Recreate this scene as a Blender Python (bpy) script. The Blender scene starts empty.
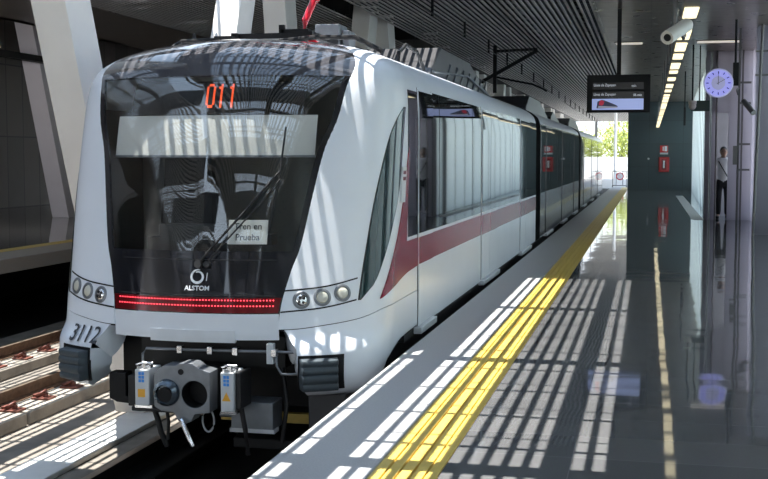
import bpy, bmesh, math, random
from mathutils import Vector, Matrix
random.seed(7)
scene = bpy.context.scene
COL = scene.collection
PI = math.pi

# ---------------------------------------------------------------- materials
_M = {}
def nodes_of(m):
    m.use_nodes = True
    nt = m.node_tree
    return nt, nt.nodes, nt.links

def mat(name, col, rough=.5, metal=0., coat=0., spec=.5, var=.06, scale=6., bump=0., bscale=40., emit=None, estr=0., stretch=(1, 1, 1), dirt=0., rvar=0.):
    if name in _M:
        return _M[name]
    m = bpy.data.materials.new(name)
    nt, N, L = nodes_of(m)
    b = N['Principled BSDF']
    b.inputs['Roughness'].default_value = rough
    b.inputs['Metallic'].default_value = metal
    b.inputs['Coat Weight'].default_value = coat
    b.inputs['Coat Roughness'].default_value = .03
    b.inputs['Specular IOR Level'].default_value = spec
    tc = N.new('ShaderNodeTexCoord'); mp = N.new('ShaderNodeMapping')
    mp.inputs['Scale'].default_value = stretch
    L.new(tc.outputs['Object'], mp.inputs['Vector'])
    nz = N.new('ShaderNodeTexNoise'); nz.inputs['Scale'].default_value = scale; nz.inputs['Detail'].default_value = 5
    L.new(mp.outputs['Vector'], nz.inputs['Vector'])
    r = N.new('ShaderNodeValToRGB')
    r.color_ramp.elements[0].position = .3; r.color_ramp.elements[1].position = .7
    lo = [max(0, c * (1 - var - dirt)) for c in col]; hi = [min(1, c * (1 + var)) for c in col]
    r.color_ramp.elements[0].color = (*lo, 1); r.color_ramp.elements[1].color = (*hi, 1)
    L.new(nz.outputs['Fac'], r.inputs['Fac'])
    L.new(r.outputs['Color'], b.inputs['Base Color'])
    if rvar:
        mr = N.new('ShaderNodeMapRange')
        mr.inputs['To Min'].default_value = max(0, rough - rvar); mr.inputs['To Max'].default_value = rough + rvar
        L.new(nz.outputs['Fac'], mr.inputs['Value']); L.new(mr.outputs['Result'], b.inputs['Roughness'])
    if bump:
        n2 = N.new('ShaderNodeTexNoise'); n2.inputs['Scale'].default_value = bscale; n2.inputs['Detail'].default_value = 4
        L.new(mp.outputs['Vector'], n2.inputs['Vector'])
        bp = N.new('ShaderNodeBump'); bp.inputs['Strength'].default_value = bump; bp.inputs['Distance'].default_value = .01
        L.new(n2.outputs['Fac'], bp.inputs['Height']); L.new(bp.outputs['Normal'], b.inputs['Normal'])
    if emit:
        b.inputs['Emission Color'].default_value = (*emit, 1); b.inputs['Emission Strength'].default_value = estr
    _M[name] = m
    return m

def granite():
    """dark polished granite slabs with fine pale joints, slightly uneven so that reflections waver slab by slab"""
    m = bpy.data.materials.new('polished_dark_granite'); nt, N, L = nodes_of(m); b = N['Principled BSDF']
    tc = N.new('ShaderNodeTexCoord')
    mp = N.new('ShaderNodeMapping'); mp.inputs['Location'].default_value = (.35, .12, 0)
    L.new(tc.outputs['Object'], mp.inputs['Vector'])
    br = N.new('ShaderNodeTexBrick'); br.offset = 0; br.inputs['Scale'].default_value = 1
    br.inputs['Brick Width'].default_value = 1.35; br.inputs['Row Height'].default_value = .45
    br.inputs['Mortar Size'].default_value = .003; br.inputs['Mortar Smooth'].default_value = .3
    br.inputs['Color1'].default_value = (.15, .152, .158, 1); br.inputs['Color2'].default_value = (.18, .181, .186, 1)
    br.inputs['Mortar'].default_value = (.26, .26, .27, 1)
    L.new(mp.outputs['Vector'], br.inputs['Vector'])
    nz = N.new('ShaderNodeTexNoise'); nz.inputs['Scale'].default_value = 180; nz.inputs['Detail'].default_value = 3
    L.new(tc.outputs['Object'], nz.inputs['Vector'])
    mx = N.new('ShaderNodeMix'); mx.data_type = 'RGBA'; mx.blend_type = 'MULTIPLY'; mx.inputs['Factor'].default_value = .5
    L.new(br.outputs['Color'], mx.inputs['A']); L.new(nz.outputs['Color'], mx.inputs['B'])
    L.new(mx.outputs['Result'], b.inputs['Base Color'])
    b.inputs['Roughness'].default_value = .045
    b.inputs['Specular IOR Level'].default_value = .42
    # each slab a touch out of level
    sp = N.new('ShaderNodeSeparateXYZ'); L.new(mp.outputs['Vector'], sp.inputs[0])
    dv = N.new('ShaderNodeMath'); dv.operation = 'DIVIDE'; dv.inputs[1].default_value = .45; L.new(sp.outputs['Y'], dv.inputs[0])
    fr = N.new('ShaderNodeMath'); fr.operation = 'FRACT'; L.new(dv.outputs[0], fr.inputs[0])
    pp = N.new('ShaderNodeMath'); pp.operation = 'PINGPONG'; pp.inputs[1].default_value = .5; L.new(fr.outputs[0], pp.inputs[0])
    n2 = N.new('ShaderNodeTexNoise'); n2.inputs['Scale'].default_value = 1.1; n2.inputs['Detail'].default_value = 1
    L.new(tc.outputs['Object'], n2.inputs['Vector'])
    ad = N.new('ShaderNodeMath'); ad.operation = 'MULTIPLY_ADD'; ad.inputs[1].default_value = .10
    L.new(pp.outputs[0], ad.inputs[0]); L.new(n2.outputs['Fac'], ad.inputs[2])
    bp = N.new('ShaderNodeBump'); bp.inputs['Strength'].default_value = .35; bp.inputs['Distance'].default_value = .012
    L.new(ad.outputs[0], bp.inputs['Height']); L.new(bp.outputs['Normal'], b.inputs['Normal'])
    return m

def panelled(name, col, w, h, gap=.012, rough=.4, metal=0., axes='XZ', dark=.25, var=.08):
    """sheet panels with dark joints"""
    m = bpy.data.materials.new(name); nt, N, L = nodes_of(m); b = N['Principled BSDF']
    tc = N.new('ShaderNodeTexCoord'); sp = N.new('ShaderNodeSeparateXYZ'); cb = N.new('ShaderNodeCombineXYZ')
    L.new(tc.outputs['Object'], sp.inputs[0])
    L.new(sp.outputs[axes[0]], cb.inputs['X']); L.new(sp.outputs[axes[1]], cb.inputs['Y'])
    br = N.new('ShaderNodeTexBrick'); br.offset = 0; br.inputs['Scale'].default_value = 1
    br.inputs['Brick Width'].default_value = w; br.inputs['Row Height'].default_value = h; br.inputs['Mortar Size'].default_value = gap
    br.inputs['Color1'].default_value = (*[c * (1 - var) for c in col], 1); br.inputs['Color2'].default_value = (*[min(1, c * (1 + var)) for c in col], 1)
    br.inputs['Mortar'].default_value = (*[c * dark for c in col], 1)
    L.new(cb.outputs[0], br.inputs['Vector']); L.new(br.outputs['Color'], b.inputs['Base Color'])
    nz = N.new('ShaderNodeTexNoise'); nz.inputs['Scale'].default_value = 3; L.new(tc.outputs['Object'], nz.inputs['Vector'])
    mr = N.new('ShaderNodeMapRange'); mr.inputs['To Min'].default_value = max(.02, rough - .08); mr.inputs['To Max'].default_value = rough + .08
    L.new(nz.outputs['Fac'], mr.inputs['Value']); L.new(mr.outputs['Result'], b.inputs['Roughness'])
    b.inputs['Metallic'].default_value = metal
    return m

def clear_glass(name, tint, ior=1.5):
    m = bpy.data.materials.new(name); nt, N, L = nodes_of(m)
    N.remove(N['Principled BSDF']); out = N['Material Output']
    t = N.new('ShaderNodeBsdfTransparent'); t.inputs['Color'].default_value = (*tint, 1)
    g = N.new('ShaderNodeBsdfGlossy'); g.inputs['Roughness'].default_value = .012
    nz = N.new('ShaderNodeTexNoise'); nz.inputs['Scale'].default_value = 2.2; nz.inputs['Detail'].default_value = 1
    tc = N.new('ShaderNodeTexCoord'); L.new(tc.outputs['Object'], nz.inputs['Vector'])
    bp = N.new('ShaderNodeBump'); bp.inputs['Strength'].default_value = .10; bp.inputs['Distance'].default_value = .02
    L.new(nz.outputs['Fac'], bp.inputs['Height']); L.new(bp.outputs['Normal'], g.inputs['Normal'])
    # thin-pane reflectance, the same from both sides
    ge = N.new('ShaderNodeNewGeometry'); dt = N.new('ShaderNodeVectorMath'); dt.operation = 'DOT_PRODUCT'
    L.new(ge.outputs['Normal'], dt.inputs[0]); L.new(ge.outputs['Incoming'], dt.inputs[1])
    ab = N.new('ShaderNodeMath'); ab.operation = 'ABSOLUTE'; L.new(dt.outputs['Value'], ab.inputs[0])
    om = N.new('ShaderNodeMath'); om.operation = 'SUBTRACT'; om.inputs[0].default_value = 1; L.new(ab.outputs[0], om.inputs[1])
    pw = N.new('ShaderNodeMath'); pw.operation = 'POWER'; pw.inputs[1].default_value = 5; L.new(om.outputs[0], pw.inputs[0])
    f0 = ((ior - 1) / (ior + 1)) ** 2
    f = N.new('ShaderNodeMath'); f.operation = 'MULTIPLY_ADD'; f.inputs[1].default_value = 1 - f0; f.inputs[2].default_value = f0; L.new(pw.outputs[0], f.inputs[0])
    mx = N.new('ShaderNodeMixShader')
    L.new(f.outputs[0], mx.inputs[0]); L.new(t.outputs[0], mx.inputs[1]); L.new(g.outputs[0], mx.inputs[2]); L.new(mx.outputs[0], out.inputs['Surface'])
    return m

def frosted(name, col, trans=.6, rough=.3):
    """translucent façade sheet: diffuse front, lets daylight from behind glow through"""
    m = bpy.data.materials.new(name); nt, N, L = nodes_of(m); b = N['Principled BSDF']; out = N['Material Output']
    b.inputs['Base Color'].default_value = (*col, 1); b.inputs['Roughness'].default_value = rough
    nz = N.new('ShaderNodeTexNoise'); nz.inputs['Scale'].default_value = 1.5
    tc = N.new('ShaderNodeTexCoord'); L.new(tc.outputs['Object'], nz.inputs['Vector'])
    r = N.new('ShaderNodeValToRGB'); r.color_ramp.elements[0].color = (*[c * .92 for c in col], 1); r.color_ramp.elements[1].color = (*col, 1)
    L.new(nz.outputs['Fac'], r.inputs['Fac']); L.new(r.outputs['Color'], b.inputs['Base Color'])
    t = N.new('ShaderNodeBsdfTranslucent'); L.new(r.outputs['Color'], t.inputs['Color'])
    mx = N.new('ShaderNodeMixShader'); mx.inputs[0].default_value = trans
    L.new(b.outputs[0], mx.inputs[1]); L.new(t.outputs[0], mx.inputs[2]); L.new(mx.outputs[0], out.inputs['Surface'])
    return m

def emitter(name, col, s):
    m = bpy.data.materials.new(name); nt, N, L = nodes_of(m); b = N['Principled BSDF']
    b.inputs['Base Color'].default_value = (*col, 1); b.inputs['Emission Color'].default_value = (*col, 1); b.inputs['Emission Strength'].default_value = s
    b.inputs['Roughness'].default_value = .4
    return m

# ---------------------------------------------------------------- mesh builder
def basis(d):
    d = Vector(d).normalized()
    a = Vector((0, 0, 1)) if abs(d.z) < .95 else Vector((1, 0, 0))
    u = a.cross(d).normalized(); v = d.cross(u)
    return u, v, d

class MB:
    def __init__(s): s.v = []; s.f = []
    def add(s, vs, fs):
        o = len(s.v); s.v += [tuple(p) for p in vs]; s.f += [tuple(i + o for i in f) for f in fs]; return s
    def box(s, a, b):
        x0, x1 = sorted((a[0], b[0])); y0, y1 = sorted((a[1], b[1])); z0, z1 = sorted((a[2], b[2]))
        return s.add([(x0, y0, z0), (x1, y0, z0), (x1, y1, z0), (x0, y1, z0), (x0, y0, z1), (x1, y0, z1), (x1, y1, z1), (x0, y1, z1)],
                     [(0, 3, 2, 1), (4, 5, 6, 7), (0, 1, 5, 4), (1, 2, 6, 5), (2, 3, 7, 6), (3, 0, 4, 7)])
    def hexa(s, p):      # eight corners: bottom ring then top ring
        return s.add(p, [(0, 3, 2, 1), (4, 5, 6, 7), (0, 1, 5, 4), (1, 2, 6, 5), (2, 3, 7, 6), (3, 0, 4, 7)])
    def bar(s, p, q, w, h=None):
        h = h or w; p = Vector(p); q = Vector(q); u, v, d = basis(q - p)
        c = [(-w / 2, -h / 2), (w / 2, -h / 2), (w / 2, h / 2), (-w / 2, h / 2)]
        return s.hexa([p + u * a + v * b for a, b in c] + [q + u * a + v * b for a, b in c])
    def cyl(s, p, q, r, r2=None, n=16, cap=True):
        r2 = r if r2 is None else r2; p = Vector(p); q = Vector(q); u, v, d = basis(q - p)
        A = [p + (u * math.cos(2 * PI * i / n) + v * math.sin(2 * PI * i / n)) * r for i in range(n)]
        B = [q + (u * math.cos(2 * PI * i / n) + v * math.sin(2 * PI * i / n)) * r2 for i in range(n)]
        f = [(i, (i + 1) % n, n + (i + 1) % n, n + i) for i in range(n)]
        if cap: f += [tuple(range(n - 1, -1, -1)), tuple(range(n, 2 * n))]
        return s.add(A + B, f)
    def tube(s, path, r, n=8):
        path = [Vector(p) for p in path]; rings = []
        for i, p in enumerate(path):
            d = (path[min(i + 1, len(path) - 1)] - path[max(i - 1, 0)])
            u, v, _ = basis(d)
            rr = r(i / (len(path) - 1)) if callable(r) else r
            rings.append([p + (u * math.cos(2 * PI * k / n) + v * math.sin(2 * PI * k / n)) * rr for k in range(n)])
        V = [q for g in rings for q in g]; F = []
        for i in range(len(rings) - 1):
            for k in range(n): F.append((i * n + k, i * n + (k + 1) % n, (i + 1) * n + (k + 1) % n, (i + 1) * n + k))
        F += [tuple(range(n - 1, -1, -1)), tuple(range((len(rings) - 1) * n, len(rings) * n))]
        return s.add(V, F)
    def lathe(s, prof, c, axis=(0, 0, 1), n=24, caps=(1, 1)):
        u, v, d = basis(axis); c = Vector(c); V = []; F = []
        for r, h in prof:
            V += [c + d * h + (u * math.cos(2 * PI * k / n) + v * math.sin(2 * PI * k / n)) * r for k in range(n)]
        for i in range(len(prof) - 1):
            for k in range(n): F.append((i * n + k, i * n + (k + 1) % n, (i + 1) * n + (k + 1) % n, (i + 1) * n + k))
        if caps[0]: F.append(tuple(range(n - 1, -1, -1)))
        if caps[1]: F.append(tuple(range((len(prof) - 1) * n, len(prof) * n)))
        return s.add(V, F)
    def prism(s, poly, d):   # planar polygon (3-D points) pushed by vector d
        n = len(poly); d = Vector(d); A = [Vector(p) for p in poly]; B = [p + d for p in A]
        return s.add(A + B, [tuple(range(n)), tuple(range(2 * n - 1, n - 1, -1))] + [(i, n + i, n + (i + 1) % n, (i + 1) % n) for i in range(n)])
    def grid(s, fn, nu, nv):
        V = [fn(i / nu, j / nv) for j in range(nv + 1) for i in range(nu + 1)]; w = nu + 1
        return s.add(V, [(j * w + i, j * w + i + 1, (j + 1) * w + i + 1, (j + 1) * w + i) for j in range(nv) for i in range(nu)])
    def slab(s, fo, fi, nu, nv):  # a curved sheet with thickness: outer surface fo, inner surface fi
        w = nu + 1; h = nv + 1; n = w * h
        V = [fo(i / nu, j / nv) for j in range(h) for i in range(w)] + [fi(i / nu, j / nv) for j in range(h) for i in range(w)]
        F = [(j * w + i, j * w + i + 1, (j + 1) * w + i + 1, (j + 1) * w + i) for j in range(nv) for i in range(nu)]
        F += [(n + j * w + i, n + (j + 1) * w + i, n + (j + 1) * w + i + 1, n + j * w + i + 1) for j in range(nv) for i in range(nu)]
        for i in range(nu):
            F.append((i, n + i, n + i + 1, i + 1)); a = nv * w + i; F.append((a, a + 1, n + a + 1, n + a))
        for j in range(nv):
            a = j * w; F.append((a, a + w, n + a + w, n + a)); a = j * w + nu; F.append((a, n + a, n + a + w, a + w))
        return s.add(V, F)
    def sphere(s, c, r, n=16, m=10, sq=(1, 1, 1)):
        c = Vector(c); V = []; F = []
        for j in range(1, m):
            for i in range(n):
                a = PI * j / m; b = 2 * PI * i / n
                V.append(c + Vector((r * sq[0] * math.sin(a) * math.cos(b), r * sq[1] * math.sin(a) * math.sin(b), r * sq[2] * math.cos(a))))
        top = len(V); V += [c + Vector((0, 0, r * sq[2])), c - Vector((0, 0, r * sq[2]))]
        for j in range(m - 2):
            for i in range(n): F.append((j * n + i, (j + 1) * n + i, (j + 1) * n + (i + 1) % n, j * n + (i + 1) % n))
        for i in range(n):
            F.append((top, i, (i + 1) % n)); F.append((top + 1, (m - 2) * n + (i + 1) % n, (m - 2) * n + i))
        return s.add(V, F)
    def build(s, name, material, parent=None, smooth=None, bevel=0., fixn=True):
        off = Vector((0, 0, 0)); q = parent
        while q is not None: off += q.location; q = q.parent
        me = bpy.data.meshes.new(name)
        me.from_pydata([Vector(p) - off for p in s.v], [], s.f)
        if fixn:
            bm = bmesh.new(); bm.from_mesh(me); bmesh.ops.recalc_face_normals(bm, faces=bm.faces); bm.to_mesh(me); bm.free()
        if smooth is not None:
            for p in me.polygons: p.use_smooth = True
            me.set_sharp_from_angle(angle=math.radians(smooth))
        me.materials.append(material)
        o = bpy.data.objects.new(name, me); COL.objects.link(o)
        if parent is not None: o.parent = parent
        if bevel:
            b = o.modifiers.new('edge', 'BEVEL'); b.width = bevel; b.segments = 2; b.limit_method = 'ANGLE'
        return o

def thing(name, label, cat, loc=(0, 0, 0), group=None):
    o = bpy.data.objects.new(name, None); o.empty_display_size = .2; COL.objects.link(o); o.location = loc
    o['label'] = label; o['category'] = cat
    if group: o['group'] = group
    return o
def tag(o, label, cat, group=None, kind=None):
    o['label'] = label; o['category'] = cat
    if group: o['group'] = group
    if kind: o['kind'] = kind
    return o
def struct(o, label=None, cat=None):
    o['kind'] = 'structure'
    if label: o['label'] = label; o['category'] = cat
    return o
def copy_tree(o, delta=None, parent=None):
    c = o.copy(); COL.objects.link(c)
    if parent is not None: c.parent = parent
    if delta is not None: c.location = Vector(o.location) + Vector(delta)
    for ch in list(o.children):
        d = ch.copy(); COL.objects.link(d); d.parent = c
        for g in list(ch.children):
            e = g.copy(); COL.objects.link(e); e.parent = d
    return c

def text_geo(txt, size, align='CENTER', bold=0.):
    """letter outlines as (verts, faces) in a flat x-y plane"""
    cu = bpy.data.curves.new('lettering', 'FONT'); cu.body = txt; cu.size = size; cu.align_x = align; cu.align_y = 'CENTER'; cu.offset = bold
    cu.resolution_u = 3
    ob = bpy.data.objects.new('lettering', cu); COL.objects.link(ob)
    dg = bpy.context.evaluated_depsgraph_get()
    me = bpy.data.meshes.new_from_object(ob.evaluated_get(dg))
    V = [tuple(v.co) for v in me.vertices]; F = [tuple(p.vertices) for p in me.polygons]
    bpy.data.objects.remove(ob); bpy.data.curves.remove(cu); bpy.data.meshes.remove(me)
    return V, F
SKY, SUN, EXPO = 2.7, 14.0, 0.0
# ---------------------------------------------------------------- palette
M_white = mat('white_train_paint', (.77, .805, .86), rough=.25, coat=.05, spec=.35, var=.02, scale=2)
M_black = mat('black_gloss_mask', (.012, .013, .017), rough=.05, spec=.6, coat=.3, var=.1)
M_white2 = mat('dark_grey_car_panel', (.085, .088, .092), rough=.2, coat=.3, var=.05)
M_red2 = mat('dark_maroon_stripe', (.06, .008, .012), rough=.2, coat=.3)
M_visor = mat('blue_black_visor_paint', (.06, .06, .068), rough=.06, spec=.6, coat=.3, var=.1)
M_sideglass = mat('tinted_side_glass', (.012, .017, .018), rough=.025, spec=.75, var=.1)
M_cabglass = mat('green_tinted_cab_glass', (.014, .034, .034), rough=.04, spec=.6, var=.1)
M_red = mat('red_livery_band', (.23, .003, .022), rough=.2, coat=.1, spec=.3, var=.05)
M_dark = mat('dark_underframe_and_shade', (.006, .006, .0065), rough=.6, var=.3, scale=14)  # also paints the shade on the train's track and the far pit
M_rubber = mat('black_rubber', (.010, .010, .011), rough=.55, var=.1)
M_bellows = mat('matt_black_bellows', (.008, .008, .009), rough=.9, spec=.03, var=.1)
M_bump = mat('slate_buffer_rubber', (.045, .060, .072), rough=.55, var=.12, bump=.15)
M_grey = mat('grey_machined_metal', (.20, .215, .235), rough=.38, metal=.5, var=.12, scale=10)
M_lgrey = mat('light_grey_enamel', (.58, .60, .62), rough=.35, var=.05)
M_steel = mat('bright_steel', (.75, .76, .78), rough=.2, metal=1., var=.06)
M_blue = mat('blue_label_print', (.05, .28, .75), rough=.4)
M_orange = mat('orange_warning_print', (.85, .42, .03), rough=.4)
M_text = mat('black_lettering', (.02, .022, .028), rough=.4)
M_wtext = mat('white_lettering', (.85, .86, .88), rough=.4)
M_led = emitter('red_led_dots', (1., .05, .08), 4.)
M_ledback = mat('dark_red_led_backing', (.07, .002, .004), rough=.15, emit=(1., .01, .02), estr=.02)
M_dest = emitter('orange_red_dot_display', (1., .10, .02), 1.1)
M_wind = clear_glass('windscreen_glass', (.97, .98, .978), 1.72)
M_blind = mat('pale_grey_blind', (.70, .69, .655), rough=.7, var=.02)
M_cabin = mat('cab_interior_lining', (.10, .12, .12), rough=.6)
M_seat = mat('cab_seat_fabric', (.03, .033, .036), rough=.8)
M_paper = mat('white_paper', (.86, .85, .80), rough=.7, var=.02)
M_roofunit = mat('roof_unit_grey', (.075, .075, .08), rough=.35, metal=.3, var=.15)
M_redins = mat('red_pantograph_enamel', (.55, .012, .03), rough=.2, coat=.5)
M_hubglass = mat('headlight_lens', (.60, .585, .50), rough=.12, coat=1., var=.05)
M_chrome = mat('headlight_reflector', (.8, .8, .8), rough=.12, metal=1.)
M_col = mat('off_white_column_coating', (.82, .79, .75), rough=.45, var=.04, scale=2)
M_col2 = mat('pale_lilac_column_coating', (.78, .75, .82), rough=.4, var=.03, scale=2)
M_edge = mat('light_grey_granite_edging', (.40, .40, .41), rough=.45, var=.10, scale=90, bump=.05)
M_yellow = mat('yellow_tactile_paving', (.66, .47, .10), rough=.42, var=.06, scale=20)
M_granite = granite()
M_conc = mat('trackbed_concrete', (.23, .205, .175), rough=.85, var=.14, scale=4, bump=.25, bscale=30, dirt=.1)
M_concw = mat('pale_track_plinth', (.34, .305, .26), rough=.8, var=.14, scale=5, bump=.2, dirt=.1)
M_plinthw = mat('white_painted_plinth', (.80, .79, .76), rough=.6, var=.05)
M_rust = mat('rusty_rail_steel', (.15, .085, .05), rough=.6, metal=.3, var=.3, scale=18)
M_railtop = mat('worn_rail_head', (.34, .27, .21), rough=.35, metal=.7, var=.2)
M_clip = mat('red_brown_rail_clip', (.17, .055, .038), rough=.5, var=.2)
M_slat = mat('aluminium_ceiling_slat', (.50, .475, .455), rough=.45, metal=.2, var=.05)
M_beam = mat('dark_roof_steel', (.010, .010, .011), rough=.6, var=.15)
M_ceil = panelled('bronze_grey_ceiling_panels', (.165, .135, .112), 6.0, .62, .012, rough=.30, metal=.35, axes='XY', dark=.55, var=.05)
M_lceil = mat('brown_grey_soffit', (.20, .17, .15), rough=.35, metal=.2, var=.1, scale=1.5)
M_teal = panelled('dark_teal_wall_panels', (.042, .066, .074), 1.5, 1.05, .008, rough=.35, axes='XZ', dark=.5)
M_brownwall = panelled('brown_wall_panels', (.16, .13, .112), .9, 2.1, .02, rough=.45, axes='YZ', dark=.4, var=.15)
M_frost = frosted('green_white_facade_glass', (.78, .84, .83), .85, .12)
M_lilac = frosted('lilac_grey_facade_sheet', (.55, .53, .575), .8, .25)
M_pipe = mat('grey_facade_pipe', (.17, .165, .16), rough=.4, metal=.4)
M_fix = mat('black_metalwork', (.010, .010, .011), rough=.5, spec=.2)
M_lampbody = mat('aluminium_lamp_body', (.14, .14, .135), rough=.35, metal=.5)
M_lamp = emitter('warm_lamp_diffuser', (1., .86, .56), 1.5)
M_cam = mat('cream_camera_housing', (.66, .64, .58), rough=.4)
M_out = mat('pale_outdoor_paving', (.55, .53, .50), rough=.9, var=.08)
M_tree = mat('tree_leaf', (.30, .34, .07), rough=.7, var=.35, scale=3)
M_bark = mat('tree_bark', (.12, .09, .06), rough=.9)

# ---------------------------------------------------------------- platform, tracks (setting)
Y0, Y1 = -36., 54.
mb = MB().box((-1.81, Y0, -.32), (-1.268, 58, 0)).box((-1.66, Y0, -1.25), (-1.4, 58, -.32))
struct(mb.build('platform_edge', M_edge, bevel=.008), 'light grey granite edging strip of the near platform', 'platform edge')
mb = MB().box((-1.268, Y0, -.3), (-.942, 58, -.012))
for k in range(5):
    x = -1.262 + k * .0655
    mb.box((x, Y0, -.012), (x + .052, 58, 0))
struct(mb.build('trim_1', M_yellow), 'yellow ribbed tactile strip along the near platform edge', 'tactile paving')
struct(MB().box((-.942, Y0, -.3), (3.3, 58, 0)).build('floor', M_granite), 'dark polished granite platform floor', 'floor')
struct(MB().box((1.03, 28.4, 0), (1.3, 46, .004)).build('trim_2', M_edge), 'pale stone border strip in the far floor', 'floor border')
# trackbed
struct(MB().box((-9.2, Y0, -1.6), (-1.66, 130, -1.15)).build('ground', M_conc), 'concrete trackbed between the two platforms', 'trackbed')
struct(MB().box((-4.30, Y0, -1.15), (-1.66, 70, -1.145)).build('ground_pit', M_dark), 'floor under the train, coloured dark for the shade there', 'trackbed')  # thin near-black sheet paints the shade under the train
struct(MB().box((-5.16, -4, -1.15), (-4.74, 70, -1.10)).build('trim_3', M_plinthw, bevel=.01), 'white plinth strip between the two tracks', 'plinth')
def rail_mb(x, y0, y1, zb):
    prof = [(-.07, 0), (.07, 0), (.07, .012), (.012, .03), (.012, .10), (.036, .108), (.036, .145), (-.036, .145), (-.036, .108), (-.012, .10), (-.012, .03), (-.07, .012)]
    return MB().prism([(x + a, y0, zb + b) for a, b in prof], (0, y1 - y0, 0))
for i, (x, lab, w) in enumerate([(-6.36, 'rusty rail of the far track, on the side of the train', .26), (-7.86, 'rusty rail of the far track, on the side of the far platform', .28),
                              (-4.02, 'rail under the far side of the train', .24), (-2.55, 'rail under the platform side of the train', .24)]):
    pl = MB()
    n = 0; y = -3.2
    while y < 60:
        pl.box((x - w - .04, y, -1.15), (x + w + (.16 if x < -5 else .02), y + 4.4, -1.02)); y += 4.46
    struct(pl.build('trim_%d' % (4 + i), M_concw if x < -5 else M_dark, bevel=.012), None)  # plinths and rails under the train are coloured black for its shade
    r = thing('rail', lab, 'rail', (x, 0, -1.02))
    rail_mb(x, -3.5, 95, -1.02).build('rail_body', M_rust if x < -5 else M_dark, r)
    MB().box((x - .034, -3.5, -.875), (x + .034, 95, -.872)).build('rail_head', M_railtop, r)
# rail fasteners: base plate, bolt and sprung clip
def fastener(x, y, z, side):
    t = thing('rail_fastener', 'x', 'rail clip', (x, y, z), 'rail clips along the far track')
    b = MB().box((x - .10, y - .085, z), (x + .10, y + .085, z + .022)).box((x - .10 * side, y - .05, z + .022), (x - .03 * side, y + .05, z + .05))
    b.build('base_plate', M_clip, t, bevel=.004)
    pts = []
    for k in range(19):
        a = -PI * .75 + k / 18 * PI * 1.5
        pts.append((x - .02 * side + .055 * math.cos(a) * .7, y + .058 * math.sin(a), z + .055 + .028 * math.cos(a * 1.0)))
    MB().tube(pts, .014, 8).build('spring_clip', M_clip, t, smooth=60)
    MB().cyl((x + .02, y, z + .02), (x + .02, y, z + .10), .016, n=6).cyl((x + .02, y, z + .02), (x + .02, y, z + .06), .03, n=6).build('bolt', M_clip, t)
    return t
ff = None
for x, ys, lab in [(-6.13, (9.58, 10.18, 10.78, 11.38, 11.98), 'near rail of the far track, its'), (-7.60, (11.68, 12.28, 12.88, 13.48, 14.08), 'far rail of the far track, its')]:
    for i, y in enumerate(ys):
        o = fastener(x, y, -1.02, 1) if ff is None else copy_tree(ff, (x + 6.13, y - 9.58, 0))
        ff = ff or o
        o['label'] = 'red-brown clip on the ' + lab + ' ' + ['first', 'second', 'third', 'fourth', 'fifth'][i] + ' from the front'
# far platform
mb = MB().box((-18.6, Y0, -.21), (-10.22, 62, 0))
struct(mb.build('floor_far', M_granite), 'dark polished floor of the far platform', 'floor')
struct(MB().box((-9.95, -4, -.21), (-9.2, 62, 0)).build('platform_edge_far', mat('tan_granite_edging', (.36, .31, .26), rough=.55, var=.1, scale=60), bevel=.008), 'tan stone edge of the far platform', 'platform edge')
struct(MB().box((-10.22, -4, -.21), (-9.95, 62, .004)).build('trim_8', M_yellow), 'yellow tactile strip of the far platform', 'tactile paving')
struct(MB().box((-12.4, Y0, -1.6), (-12.2, 62, -.21)).box((-12.2, Y0, -1.6), (-9.2, 62, -1.2)).build('wall_pit', M_dark), 'wall of the void below the far platform, darkened for shade', 'wall')  # wall and floor coloured near black as shade under the platform overhang

# ---------------------------------------------------------------- roof and ceilings
mb = MB(); x = -.965; k = 0
while x > -9.15:
    (x < -5.35 or x > -4.8) and mb.box((x - .0195, Y0 + 1, 4.0), (x + .0195, 84, 4.016)); x -= .1
struct(mb.build('ceiling_slats', M_slat, fixn=False), 'slatted metal ceiling over the tracks', 'ceiling')
mb = MB(); y = 2.85
for b in range(-13, 26):
    yb = 5.46 + 3 * b
    for xa, xb in ((-9.3, -5.35), (-4.8, -.94)): mb.box((xa, yb, 4.09), (xb, yb + .16, 4.95))
    for q, wq in ((.47, .042), (.70, .018), (1.21, .042), (1.44, .018), (1.95, .042), (2.18, .018), (2.69, .042)):
        for xa, xb in ((-9.2, -5.35), (-4.8, -.95)): mb.box((xa, yb + q, 4.02), (xb, yb + q + wq, 4.05))
for xb, w in ((-2.36, .2), (-1.25, .11), (-4.2, .12), (-6.6, .2), (-7.6, .12)):
    mb.box((xb - w / 2, Y0 + 1, 4.05), (xb + w / 2, 84, 4.085))
mb.box((-5.3, Y0 + 1, 5.0), (-4.85, 84, 5.7)); mb.box((-6.25, 7.4, 5.0), (-5.3, 9.0, 5.15)); mb.box((-6.6, 17, 4.96), (-3.6, 84, 5.0)); mb.box((-5.36, 24.5, 4.02), (-4.79, 84, 4.05))  # girder over the columns; deck plate and slot covers are added for shade
mb.box((-9.4, 14.4, 4.97), (-.94, 84, 5.02))
struct(mb.build('beam', M_beam, fixn=False), 'dark steel joists and added shading plates above the slatted ceiling', 'roof beam')
mb = MB().box((-.94, Y0 + 1, 4.0), (2.7, 28.66, 4.2)).box((-.94, 28.66, 4.0), (2.0, 54.2, 4.2)).box((2.0, 28.66, 4.0), (2.45, 30.5, 4.2)).box((-.945, Y0 + 1, 3.985), (-.90, 54.2, 4.3))
struct(mb.build('ceiling', M_ceil), 'bronze grey panel ceiling over the near platform', 'ceiling')
mb = MB().box((-11.6, Y0, 4.02), (-9.2, 62, 4.22)).box((-18.8, 14, 4.75), (-11.4, 24, 4.95)).box((-18.8, Y0, 4.75), (-11.4, 2, 4.95)).box((-11.6, 14, 4.02), (-11.4, 24, 4.8))
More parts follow.
